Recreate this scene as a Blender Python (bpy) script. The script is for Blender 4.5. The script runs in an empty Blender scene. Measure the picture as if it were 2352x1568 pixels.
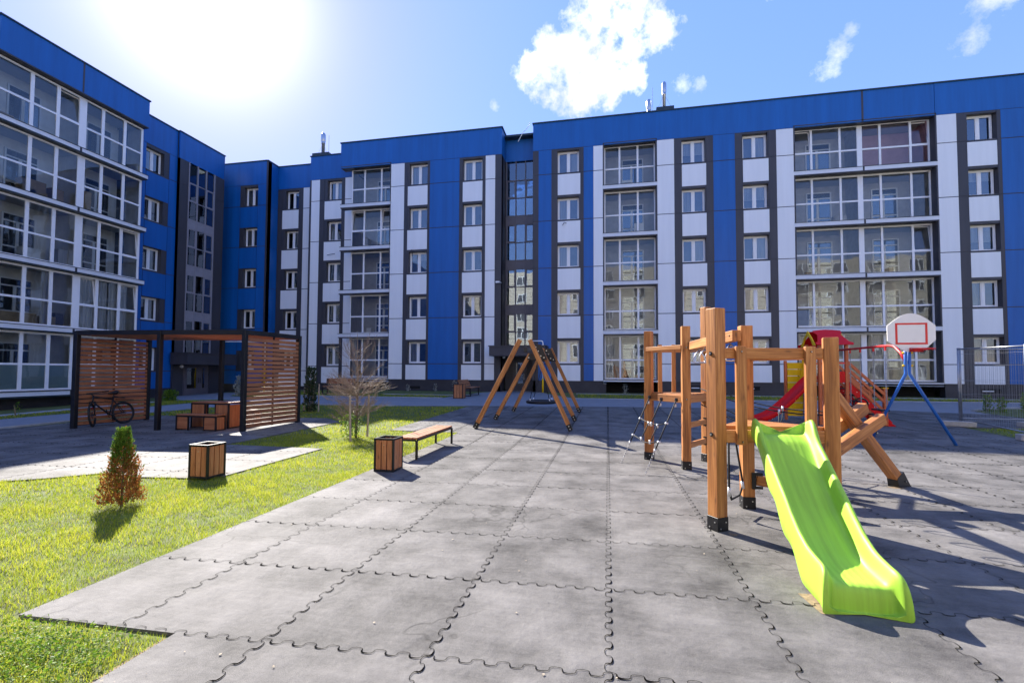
import bpy, math, random
import numpy as np
from mathutils import Vector, Matrix
random.seed(7)
R = math.radians
scene = bpy.context.scene
COL = scene.collection

# ------------------------------------------------------------------ camera
EYE = Vector((0, 0, 1.6))
YAW, PITCH, ROLL, FOC, PPY = 0.20125, 0.038526, 0.0050419, 1078.6, 812.3
fwd = Vector((-math.sin(YAW)*math.cos(PITCH), math.cos(YAW)*math.cos(PITCH), math.sin(PITCH)))
rgt = Vector((math.cos(YAW), math.sin(YAW), 0))
upv = rgt.cross(fwd)
r2 = math.cos(ROLL)*rgt + math.sin(ROLL)*upv
u2 = -math.sin(ROLL)*rgt + math.cos(ROLL)*upv
cd = bpy.data.cameras.new('camera'); cam = bpy.data.objects.new('camera', cd); COL.objects.link(cam)
m = Matrix.Identity(4)
for i in range(3):
    m[i][0], m[i][1], m[i][2], m[i][3] = r2[i], u2[i], -fwd[i], EYE[i]
cam.matrix_world = m
cd.sensor_width = 36; cd.lens = FOC/2352*36; cd.shift_y = (PPY-784)/2352
cd.clip_start = 0.05; cd.clip_end = 3000
scene.camera = cam

# ------------------------------------------------------------------ light
SKYL = 1.45
SUN_AZ, SUN_EL = 45.6, 34.6          # degrees left of +Y, degrees up
a, e = R(SUN_AZ), R(SUN_EL)
sdir = Vector((-math.sin(a)*math.cos(e), math.cos(a)*math.cos(e), math.sin(e)))
sl = bpy.data.lights.new('sun', 'SUN'); sl.energy = 5.0; sl.angle = R(0.5); sl.color = (1.0, 0.94, 0.85)
so = bpy.data.objects.new('sun', sl); COL.objects.link(so)
so.rotation_euler = sdir.to_track_quat('Z', 'Y').to_euler(); so.location = (-20, 10, 40)

world = bpy.data.worlds.new('World'); scene.world = world; world.use_nodes = True
wt = world.node_tree; wt.nodes.clear(); WN = wt.nodes.new; WL = wt.links.new
def wmath(op, a_, b_=None, clamp=False):
    n = WN('ShaderNodeMath'); n.operation = op; n.use_clamp = clamp
    for i, v in enumerate((a_, b_)):
        if v is None: continue
        if isinstance(v, (int, float)): n.inputs[i].default_value = v
        else: WL(v, n.inputs[i])
    return n.outputs[0]
sky = WN('ShaderNodeTexSky'); sky.sky_type = 'NISHITA'; sky.sun_disc = False
sky.sun_elevation = e; sky.sun_rotation = -a; sky.altitude = 100
sky.air_density = 1.0; sky.dust_density = 0.15; sky.ozone_density = 2.5
tc = WN('ShaderNodeTexCoord'); D = tc.outputs['Generated']
nrm = WN('ShaderNodeVectorMath'); nrm.operation = 'NORMALIZE'; WL(D, nrm.inputs[0]); D = nrm.outputs[0]
def wdot(v):
    n = WN('ShaderNodeVectorMath'); n.operation = 'DOT_PRODUCT'; WL(D, n.inputs[0]); n.inputs[1].default_value = v
    return n.outputs['Value']
def aed(az, el):
    az, el = R(az), R(el); return (math.sin(az)*math.cos(el), math.cos(az)*math.cos(el), math.sin(el))
def wnoise(scale, detail, rough=0.55, off=(0, 0, 0)):
    mp = WN('ShaderNodeMapping'); WL(D, mp.inputs[0]); mp.inputs['Location'].default_value = off
    n = WN('ShaderNodeTexNoise'); WL(mp.outputs[0], n.inputs['Vector']); n.inputs['Scale'].default_value = scale
    n.inputs['Detail'].default_value = detail; n.inputs['Roughness'].default_value = rough
    return n.outputs['Fac']
def blobfield(blobs):
    acc = None
    for az, el, r in blobs:
        c = math.cos(R(r)); d = wdot(aed(az, el))
        f = wmath('DIVIDE', wmath('SUBTRACT', d, c), 1-c)      # 1 centre, 0 at radius
        acc = f if acc is None else wmath('MAXIMUM', acc, f)
    return acc
# the cumulus over the roofs, then thinner scraps of cloud
big = blobfield([(3.2, 36.6, 3.6), (-1.0, 36.4, 4.3), (-3.2, 34.0, 4.3), (-7.6, 35.6, 2.1), (-9.0, 33.4, 2.6),
                 (0.4, 33.0, 3.9), (-3.4, 31.6, 3.2), (5.0, 35.2, 3.2), (-7.0, 32.4, 2.8), (1.0, 40.0, 5.0), (3.4, 31.8, 2.6)])
bn = wnoise(9.0, 9.0, 0.62); bn2 = wnoise(34.0, 6.0, 0.6, (3, 1, 2))
bigd = wmath('ADD', wmath('MAXIMUM', big, -1.0), wmath('MULTIPLY', wmath('SUBTRACT', bn, 0.52), 3.4))
bigd = wmath('ADD', bigd, wmath('MULTIPLY', wmath('SUBTRACT', bn2, 0.5), 1.9))
bigm = wmath('MULTIPLY', wmath('SUBTRACT', bigd, 0.22), 1.25, True)
thin = blobfield([(24.0, 30.0, 1.7), (22.6, 28.6, 1.5), (25.0, 31.0, 1.0), (9.0, 30.6, 1.3), (10.4, 30.0, 1.1),
                  (34.5, 29.6, 2.2), (35.6, 31.4, 2.4), (36.6, 32.8, 2.6), (39.0, 33.6, 3.0), (33.4, 27.2, 1.8), (38.6, 30.0, 1.6), (33.0, 32.4, 1.4), (29.0, 33.0, 1.2),
                  (-14.0, 30.0, 0.8), (18.0, 36.5, 1.1), (60, 35, 8), (150, 40, 12), (-150, 35, 10)])
tn = wnoise(22.0, 8.0, 0.66, (7, 3, 1))
thind = wmath('ADD', wmath('MAXIMUM', thin, -1.0), wmath('MULTIPLY', wmath('SUBTRACT', tn, 0.55), 4.2))
thinm = wmath('MULTIPLY', wmath('MULTIPLY', wmath('SUBTRACT', thind, 0.25), 0.6, True), 0.75)
cm = wmath('MAXIMUM', bigm, thinm)
shade = WN('ShaderNodeMapRange'); WL(wnoise(11.0, 5.0, 0.5, (5, 5, 5)), shade.inputs[0])
shade.inputs[1].default_value = 0.35; shade.inputs[2].default_value = 0.65
shade.inputs[3].default_value = 2.9; shade.inputs[4].default_value = 5.2
cc = WN('ShaderNodeCombineColor')
WL(shade.outputs[0], cc.inputs[0]); WL(shade.outputs[0], cc.inputs[1]); WL(wmath('MULTIPLY', shade.outputs[0], 1.03), cc.inputs[2])
hsv = WN('ShaderNodeHueSaturation'); WL(sky.outputs[0], hsv.inputs['Color']); hsv.inputs['Saturation'].default_value = 1.15
tint = WN('ShaderNodeMix'); tint.data_type = 'RGBA'; tint.blend_type = 'MULTIPLY'; tint.inputs[0].default_value = 1; WL(hsv.outputs[0], tint.inputs[6]); tint.inputs[7].default_value = (1.12, .90, 1.08, 1)
lum = WN('ShaderNodeRGBToBW'); WL(sky.outputs[0], lum.inputs[0])
cf_ = wmath('DIVIDE', 1.9, wmath('ADD', 1.0, wmath('POWER', wmath('DIVIDE', lum.outputs[0], SKYL), 1.0)))
cfc = WN('ShaderNodeCombineColor'); [WL(cf_, cfc.inputs[i]) for i in range(3)]
tint2 = WN('ShaderNodeMix'); tint2.data_type = 'RGBA'; tint2.blend_type = 'MULTIPLY'; tint2.inputs[0].default_value = 1; WL(tint.outputs[2], tint2.inputs[6]); WL(cfc.outputs[0], tint2.inputs[7])
# forward-scattered glow of thin high air around the sun
sd = wmath('MAXIMUM', wdot(tuple(sdir)), 0.0)
glow = wmath('ADD', wmath('MULTIPLY', wmath('POWER', sd, 150.0), 3.0), wmath('MULTIPLY', wmath('POWER', sd, 12.0), .15))
gc = WN('ShaderNodeCombineColor'); WL(glow, gc.inputs[0]); WL(glow, gc.inputs[1]); WL(glow, gc.inputs[2])
gadd = WN('ShaderNodeMix'); gadd.data_type = 'RGBA'; gadd.blend_type = 'ADD'; gadd.inputs[0].default_value = 1
WL(tint2.outputs[2], gadd.inputs[6]); WL(gc.outputs[0], gadd.inputs[7])
mixc = WN('ShaderNodeMix'); mixc.data_type = 'RGBA'; WL(cm, mixc.inputs[0]); WL(gadd.outputs[2], mixc.inputs[6]); WL(cc.outputs[0], mixc.inputs[7])
bg = WN('ShaderNodeBackground'); bg.inputs['Strength'].default_value = 0.143; WL(mixc.outputs[2], bg.inputs['Color'])
wo = WN('ShaderNodeOutputWorld'); WL(bg.outputs[0], wo.inputs[0])
vs = scene.view_settings; vs.view_transform = 'Standard'; vs.look = 'None'; vs.gamma = 1; vs.exposure = 1.52; vs.use_curve_mapping = False
scene.cycles.max_bounces = 8; scene.cycles.transparent_max_bounces = 16
scene.cycles.sample_clamp_indirect = 6

# ------------------------------------------------------------------ ground height
def gz(x, y):
    z = 0.0 if y < 10 else 0.02*(min(y, 31)-10)
    if x < -17: z -= 0.035*(-17-max(x, -28))
    return z

# ------------------------------------------------------------------ mesh builder
class MB:
    def __init__(s): s.v = []; s.f = []; s.uv = []; s.mi = []
    def face(s, pts, uv=None, mi=0):
        b = len(s.v); s.v += [tuple(p) for p in pts]; s.f.append(tuple(range(b, b+len(pts))))
        s.uv.append(uv or [(0, 0)]*len(pts)); s.mi.append(mi)
    def hexa(s, c, L, mi=0):
        """c: 8 corners, bottom ring 0-3, top ring 4-7 ; L = (x,y,z) sizes for uv"""
        b = len(s.v); s.v += [tuple(p) for p in c]
        lx, ly, lz = L; o = random.random()*20
        quads = [((0, 3, 2, 1), (lx, ly)), ((4, 5, 6, 7), (lx, ly)), ((0, 1, 5, 4), (lx, lz)), ((1, 2, 6, 5), (ly, lz)), ((2, 3, 7, 6), (lx, lz)), ((3, 0, 4, 7), (ly, lz))]
        long = max(L)
        for k, (q, (p, r)) in enumerate(quads):
            s.f.append(tuple(b+i for i in q))
            uv = [(0, 0), (p, 0), (p, r), (0, r)]
            if k == 0: uv = [(0, 0), (0, r), (p, r), (p, 0)]
            if r > p or (p < long and r >= long*0.999): uv = [(y, x) for x, y in uv]
            s.uv.append([(x+o, y+o*1.7+k*0.31) for x, y in uv]); s.mi.append(mi)
    def box(s, x0, x1, y0, y1, z0, z1, mi=0):
        if x0 > x1: x0, x1 = x1, x0
        if y0 > y1: y0, y1 = y1, y0
        if z0 > z1: z0, z1 = z1, z0
        s.hexa([(x0, y0, z0), (x1, y0, z0), (x1, y1, z0), (x0, y1, z0), (x0, y0, z1), (x1, y0, z1), (x1, y1, z1), (x0, y1, z1)], (x1-x0, y1-y0, z1-z0), mi)
        return s
    def bar(s, p0, p1, w, h, up=(0, 0, 1), mi=0):
        p0, p1 = Vector(p0), Vector(p1); d = (p1-p0); L = d.length; d.normalize(); up = Vector(up)
        if abs(d.dot(up)) > 0.98: up = Vector((0, 1, 0)) if abs(d.z) > .9 else Vector((0, 0, 1))
        sd_ = d.cross(up).normalized(); u_ = sd_.cross(d).normalized()
        c = []
        for hh in (-h/2, h/2):
            for (l, ww) in ((0, w/2), (1, w/2), (1, -w/2), (0, -w/2)):
                c.append((p0 if l == 0 else p1) + sd_*ww + u_*hh)
        c = [c[i] for i in (0, 1, 2, 3, 4, 5, 6, 7)]
        s.hexa([c[0], c[3], c[2], c[1], c[4], c[7], c[6], c[5]], (w, L, h), mi) if False else s.hexa(c, (L, w, h), mi)
        return s
    def tube(s, pts, r, n=8, mi=0, cap=True):
        pts = [Vector(p) for p in pts]; rr = r if isinstance(r, (list, tuple)) else [r]*len(pts)
        b0 = len(s.v); ref = Vector((0, 0, 1)); prev = None
        for i, p in enumerate(pts):
            t = (pts[min(i+1, len(pts)-1)]-pts[max(i-1, 0)]).normalized()
            if prev is None:
                if abs(t.dot(ref)) > .95: ref = Vector((1, 0, 0))
                a_ = t.cross(ref).normalized()
            else:
                a_ = (prev - t*prev.dot(t)).normalized()
            prev = a_; b_ = t.cross(a_)
            for k in range(n):
                an = 2*math.pi*k/n; s.v.append(tuple(p+(a_*math.cos(an)+b_*math.sin(an))*rr[i]))
        for i in range(len(pts)-1):
            for k in range(n):
                k2 = (k+1) % n
                s.f.append((b0+i*n+k, b0+i*n+k2, b0+(i+1)*n+k2, b0+(i+1)*n+k)); s.uv.append([(0, 0), (0, .1), (1, .1), (1, 0)]); s.mi.append(mi)
        if cap:
            s.f.append(tuple(b0+k for k in range(n-1, -1, -1))); s.uv.append([(0, 0)]*n); s.mi.append(mi)
            e_ = b0+(len(pts)-1)*n; s.f.append(tuple(e_+k for k in range(n))); s.uv.append([(0, 0)]*n); s.mi.append(mi)
        return s
    def ring(s, c, ax, R_, r, n=32, k=8, mi=0, a0=0, a1=2*math.pi):
        c = Vector(c); ax = Vector(ax).normalized(); u_ = ax.orthogonal().normalized(); v_ = ax.cross(u_)
        full = abs(a1-a0-2*math.pi) < 1e-6
        b0 = len(s.v)
        for i in range(n if full else n+1):
            t = a0+(a1-a0)*i/n; d = u_*math.cos(t)+v_*math.sin(t)
            for j in range(k):
                p = 2*math.pi*j/k; s.v.append(tuple(c+d*(R_+r*math.cos(p))+ax*(r*math.sin(p))))
        for i in range(n):
            i2 = (i+1) % n if full else i+1
            for j in range(k):
                j2 = (j+1) % k
                s.f.append((b0+i*k+j, b0+i2*k+j, b0+i2*k+j2, b0+i*k+j2)); s.uv.append([(0, 0)]*4); s.mi.append(mi)
        return s
    def lathe(s, prof, c, n=16, mi=0):
        c = Vector(c); b0 = len(s.v)
        for r, z in prof:
            for k in range(n):
                t = 2*math.pi*k/n; s.v.append((c.x+r*math.cos(t), c.y+r*math.sin(t), c.z+z))
        for i in range(len(prof)-1):
            for k in range(n):
                k2 = (k+1) % n; s.f.append((b0+i*n+k, b0+i*n+k2, b0+(i+1)*n+k2, b0+(i+1)*n+k)); s.uv.append([(0, 0)]*4); s.mi.append(mi)
        s.f.append(tuple(b0+k for k in range(n-1, -1, -1))); s.uv.append([(0, 0)]*n); s.mi.append(mi)
        e_ = b0+(len(prof)-1)*n; s.f.append(tuple(e_+k for k in range(n))); s.uv.append([(0, 0)]*n); s.mi.append(mi)
        return s
    def plate(s, poly, o, ux, uy, t, mi=0):
        """extrude 2-D polygon (ccw) lying in plane o,ux,uy by thickness t along ux x uy"""
        o, ux, uy = Vector(o), Vector(ux).normalized(), Vector(uy).normalized(); nz = ux.cross(uy)
        b = len(s.v); n = len(poly)
        for k in (0, 1):
            for x, y in poly: s.v.append(tuple(o+ux*x+uy*y+nz*(t*k)))
        uvp = [(x, y) for x, y in poly]
        s.f.append(tuple(b+i for i in range(n-1, -1, -1))); s.uv.append(uvp[::-1]); s.mi.append(mi)
        s.f.append(tuple(b+n+i for i in range(n))); s.uv.append(uvp); s.mi.append(mi)
        for i in range(n):
            j = (i+1) % n; s.f.append((b+i, b+j, b+n+j, b+n+i)); s.uv.append([(0, 0), (.1, 0), (.1, t), (0, t)]); s.mi.append(mi)
        return s
    def mesh(s, name, mats, smooth=False):
        me = bpy.data.meshes.new(name); me.from_pydata(s.v, [], s.f)
        uvl = me.uv_layers.new(name='UVMap')
        flat = [c for f in s.uv for p in f for c in p]; uvl.data.foreach_set('uv', flat)
        for mt in (mats if isinstance(mats, (list, tuple)) else [mats]): me.materials.append(mt)
        me.polygons.foreach_set('material_index', s.mi)
        if smooth: me.polygons.foreach_set('use_smooth', [True]*len(s.f))
        me.update(); return me
    def build(s, name, mats, parent=None, bevel=0, smooth=False, seg=1, label=None, loc=None, rz=0):
        o = bpy.data.objects.new(name, s.mesh(name, mats, smooth)); COL.objects.link(o)
        if loc is not None: o.location = loc
        if rz: o.rotation_euler.z = rz
        if parent is not None: adopt(o, parent)
        if bevel:
            b = o.modifiers.new('bevel', 'BEVEL'); b.width = bevel; b.segments = seg; b.limit_method = 'ANGLE'; b.angle_limit = R(40)
        if label: o['label'] = label
        return o

def adopt(o, parent):
    o.parent = parent
    if not parent.get('_local'):      # children given in world coordinates
        w = Vector(parent['_wloc']) if '_wloc' in parent else Vector((0, 0, 0))
        o.matrix_parent_inverse = Matrix.Translation(-w)
def tag(o, label=None, cat=None, group=None, kind=None):
    if label: o['label'] = label
    if cat: o['category'] = cat
    if group: o['group'] = group
    if kind: o['kind'] = kind
    return o
def thing(name, label, cat, loc=(0, 0, 0), group=None, local=False, rz=0):
    o = bpy.data.objects.new(name, None); COL.objects.link(o); o.location = loc; o.rotation_euler.z = rz
    o.empty_display_size = 0.2
    if local: o['_local'] = 1
    else: o['_wloc'] = tuple(loc)
    return tag(o, label, cat, group)
def copy_tree(o, parent=None):
    c = o.copy(); COL.objects.link(c); c.parent = parent
    for ch in list(o.children): copy_tree(ch, c)
    return c
def struct(o): o['kind'] = 'structure'; return o

# ------------------------------------------------------------------ materials
def M(name, col, rough=0.6, metal=0.0, var=0.0, vscale=4.0, stretch=(1, 1, 1), bump=0.0, bscale=60.0, spec=0.5, coord='Object', col2=None, coat=0, vdetail=4):
    mt = bpy.data.materials.new(name); mt.use_nodes = True; t = mt.node_tree; b = t.nodes['Principled BSDF']
    b.inputs['Roughness'].default_value = rough; b.inputs['Metallic'].default_value = metal
    b.inputs['Specular IOR Level'].default_value = spec; b.inputs['Coat Weight'].default_value = coat
    b.inputs['Base Color'].default_value = (*col, 1)
    tcn = t.nodes.new('ShaderNodeTexCoord'); mp = t.nodes.new('ShaderNodeMapping'); t.links.new(tcn.outputs[coord], mp.inputs[0]); mp.inputs['Scale'].default_value = stretch
    if var or col2:
        n = t.nodes.new('ShaderNodeTexNoise'); n.inputs['Scale'].default_value = vscale; n.inputs['Detail'].default_value = vdetail; n.inputs['Roughness'].default_value = .6
        t.links.new(mp.outputs[0], n.inputs['Vector'])
        r = t.nodes.new('ShaderNodeValToRGB'); t.links.new(n.outputs['Fac'], r.inputs[0])
        r.color_ramp.elements[0].position = .3; r.color_ramp.elements[1].position = .7
        c0 = [max(0, c*(1-var)) for c in col]; c1 = list(col2) if col2 else [c*(1+var) for c in col]
        r.color_ramp.elements[0].color = (*c0, 1); r.color_ramp.elements[1].color = (*c1, 1)
        t.links.new(r.outputs[0], b.inputs['Base Color'])
    if bump:
        n2 = t.nodes.new('ShaderNodeTexNoise'); n2.inputs['Scale'].default_value = bscale; n2.inputs['Detail'].default_value = 3
        t.links.new(mp.outputs[0], n2.inputs['Vector'])
        bp = t.nodes.new('ShaderNodeBump'); bp.inputs['Strength'].default_value = bump; bp.inputs['Distance'].default_value = .01
        t.links.new(n2.outputs['Fac'], bp.inputs['Height']); t.links.new(bp.outputs[0], b.inputs['Normal'])
    return mt

def wood(name, c0, c1, c2, rough=.5, scale=1.0, coat=.15):
    mt = bpy.data.materials.new(name); mt.use_nodes = True; t = mt.node_tree; b = t.nodes['Principled BSDF']; N = t.nodes.new; L = t.links.new
    uv = N('ShaderNodeUVMap'); mp = N('ShaderNodeMapping'); L(uv.outputs[0], mp.inputs[0]); mp.inputs['Scale'].default_value = (1.3*scale, 26*scale, 1)
    n = N('ShaderNodeTexNoise'); n.inputs['Scale'].default_value = 1.6; n.inputs['Detail'].default_value = 6; n.inputs['Distortion'].default_value = .9; L(mp.outputs[0], n.inputs['Vector'])
    mp2 = N('ShaderNodeMapping'); L(uv.outputs[0], mp2.inputs[0]); mp2.inputs['Scale'].default_value = (.5*scale, 5*scale, 1)
    n2 = N('ShaderNodeTexNoise'); n2.inputs['Scale'].default_value = 1.5; n2.inputs['Detail'].default_value = 2; L(mp2.outputs[0], n2.inputs['Vector'])
    # knots
    mp3 = N('ShaderNodeMapping'); L(uv.outputs[0], mp3.inputs[0]); mp3.inputs['Scale'].default_value = (3.2*scale, 9*scale, 1)
    vo = N('ShaderNodeTexVoronoi'); vo.inputs['Scale'].default_value = 1.0; L(mp3.outputs[0], vo.inputs['Vector'])
    kr = N('ShaderNodeMapRange'); L(vo.outputs['Distance'], kr.inputs[0]); kr.inputs[1].default_value = .05; kr.inputs[2].default_value = .16; kr.inputs[3].default_value = .32; kr.inputs[4].default_value = 1.0
    ad = N('ShaderNodeMath'); ad.operation = 'ADD'; L(n.outputs['Fac'], ad.inputs[0]); L(n2.outputs['Fac'], ad.inputs[1])
    hf = N('ShaderNodeMath'); hf.operation = 'MULTIPLY'; hf.inputs[1].default_value = .5; L(ad.outputs[0], hf.inputs[0])
    r = N('ShaderNodeValToRGB'); L(hf.outputs[0], r.inputs[0]); e_ = r.color_ramp.elements
    e_[0].position = .34; e_[0].color = (*c0, 1); e_[1].position = .66; e_[1].color = (*c2, 1); m_ = e_.new(.5); m_.color = (*c1, 1)
    mx = N('ShaderNodeMix'); mx.data_type = 'RGBA'; mx.blend_type = 'MULTIPLY'; mx.inputs[0].default_value = .8
    kc = N('ShaderNodeCombineColor'); [L(kr.outputs[0], kc.inputs[i]) for i in range(3)]
    L(r.outputs[0], mx.inputs[6]); L(kc.outputs[0], mx.inputs[7]); L(mx.outputs[2], b.inputs['Base Color'])
    b.inputs['Roughness'].default_value = rough; b.inputs['Coat Weight'].default_value = coat; b.inputs['Coat Roughness'].default_value = .35
    bp = N('ShaderNodeBump'); bp.inputs['Strength'].default_value = .25; bp.inputs['Distance'].default_value = .003; L(n.outputs['Fac'], bp.inputs['Height']); L(bp.outputs[0], b.inputs['Normal'])
    return mt

def glass(name, tint=(.8, .86, .86), ior=1.9, wave=.25, base=None, boost=0.0):
    """thin window pane: mirror part by fresnel, the rest passes straight through (or a dark body if base given)"""
    mt = bpy.data.materials.new(name); mt.use_nodes = True; t = mt.node_tree; t.nodes.clear(); N = t.nodes.new; L = t.links.new
    out = N('ShaderNodeOutputMaterial'); mx = N('ShaderNodeMixShader'); L(mx.outputs[0], out.inputs[0])
    fr = N('ShaderNodeFresnel'); fr.inputs[0].default_value = ior
    gl = N('ShaderNodeBsdfGlossy'); gl.inputs['Roughness'].default_value = .004; gl.inputs[0].default_value = (.80, .90, 1, 1)
    tr = N('ShaderNodeBsdfTransparent'); tr.inputs[0].default_value = (*tint, 1)
    tcn = N('ShaderNodeTexCoord'); n = N('ShaderNodeTexNoise'); n.inputs['Scale'].default_value = .9; n.inputs['Detail'].default_value = 1.5; L(tcn.outputs['Object'], n.inputs['Vector'])
    bp = N('ShaderNodeBump'); bp.inputs['Strength'].default_value = wave; bp.inputs['Distance'].default_value = .02; L(n.outputs['Fac'], bp.inputs['Height'])
    L(bp.outputs[0], gl.inputs['Normal'])
    ad = N('ShaderNodeMath'); ad.operation = 'ADD'; ad.use_clamp = True; L(fr.outputs[0], ad.inputs[0]); ad.inputs[1].default_value = boost
    L(ad.outputs[0], mx.inputs[0]); L(tr.outputs[0], mx.inputs[1]); L(gl.outputs[0], mx.inputs[2])
    return mt

m_blue = M('blue_panel', (.001, .108, .39), .42, var=.13, vscale=3.2, stretch=(1, 1, .07), bump=.06, bscale=3, vdetail=6)
m_white = M('white_panel', (.83, .84, .85), .45, var=.035, vscale=3.5, stretch=(1, 1, .06), bump=.05, bscale=3, vdetail=6)
m_dark = M('anthracite_panel', (.048, .046, .055), .5, var=.15, vscale=2.0, stretch=(1, 1, .2))
m_brown = M('grey_brown_frame', (.11, .1, .115), .45, var=.1)
m_grey2 = M('light_grey_frame', (.27, .26, .29), .45, var=.08)
m_plinth = M('plinth_tile', (.035, .033, .04), .55, var=.25, vscale=1.5)
m_void = M('plinth_void', (.004, .004, .004), .9)
m_cap = M('parapet_metal', (.03, .045, .055), .4, metal=.3)
m_pvc = M('white_pvc', (.86, .86, .87), .3, var=.02)
m_slab = M('white_slab_band', (.7, .72, .76), .45, var=.04, vscale=2)
m_wallin = M('loggia_wall', (.5, .49, .5), .8, var=.12, vscale=3)
m_wallw = M('pale_loggia_wall', (.8, .78, .76), .8, var=.1, vscale=2)
m_pink = M('pink_loggia_wall', (.55, .33, .36), .8, var=.08, vscale=3)
m_ceil = M('loggia_ceiling', (.45, .45, .46), .8, var=.05)
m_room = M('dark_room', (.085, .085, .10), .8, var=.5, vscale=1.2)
m_curt = M('curtain_cloth', (.55, .53, .52), .8, var=.25, vscale=9, stretch=(1, 1, .05))
m_glass = glass('window_glass', (.75, .82, .84), 2.5, .22, boost=.02)
m_lglass = glass('loggia_glass', (.86, .9, .9), 1.75, .3, boost=.01)
m_rubber_seam = M('tile_gap', (.004, .004, .004), 1.0, spec=0)
m_metal = M('black_steel', (.012, .012, .014), .4, metal=.2, var=.2)
m_bolt = M('zinc_bolt', (.6, .6, .58), .35, metal=.9)
m_steel = M('stainless_steel', (.5, .52, .56), .32, metal=1.0, var=.1, vscale=8)
m_galv = M('galvanised_tube', (.33, .34, .36), .4, metal=.8, var=.15, vscale=10)
w_play = wood('stained_pine', (.20, .066, .014), (.42, .158, .034), (.60, .27, .08), .6, coat=.03)
w_slat = wood('brown_larch', (.20, .068, .026), (.32, .118, .045), (.44, .19, .08), .5)
w_bin = wood('bin_larch', (.26, .08, .025), (.42, .15, .05), (.56, .24, .1), .5)
w_stake = wood('stake_wood', (.3, .22, .15), (.42, .33, .24), (.5, .4, .3), .8)
w_orange = wood('orange_glaze', (.42, .07, .015), (.52, .1, .02), (.6, .14, .03), .4)
m_green = M('lime_plastic', (.34, .60, .05), .5, var=.17, vscale=2.2, stretch=(9, .55, .55), coat=.0, spec=.4, vdetail=6)
m_red = M('red_plastic', (.62, .004, .006), .45, var=.06, spec=.2)
m_yel = M('yellow_plastic', (.85, .52, .005), .45, var=.06, spec=.2)
m_bluep = M('blue_paint', (.02, .12, .45), .35, var=.08)
m_redp = M('red_paint', (.68, .015, .015), .4, var=.08)
m_board = M('white_board', (.82, .8, .75), .4, var=.03)
m_rope = M('black_rope', (.012, .012, .013), .8, bump=.3, bscale=300)
m_alu = M('rope_connector', (.75, .77, .78), .35, metal=.3)
m_chain = M('chain', (.35, .35, .36), .4, metal=.8)
m_conc = M('concrete', (.42, .39, .35), .9, var=.2, vscale=6, bump=.4, bscale=80)
m_kerb = M('kerb_stone', (.36, .36, .37), .85, var=.15, vscale=5)
m_tyre = M('tyre', (.01, .01, .01), .8)
m_card = M('cardboard', (.42, .3, .18), .9, var=.15)

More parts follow.
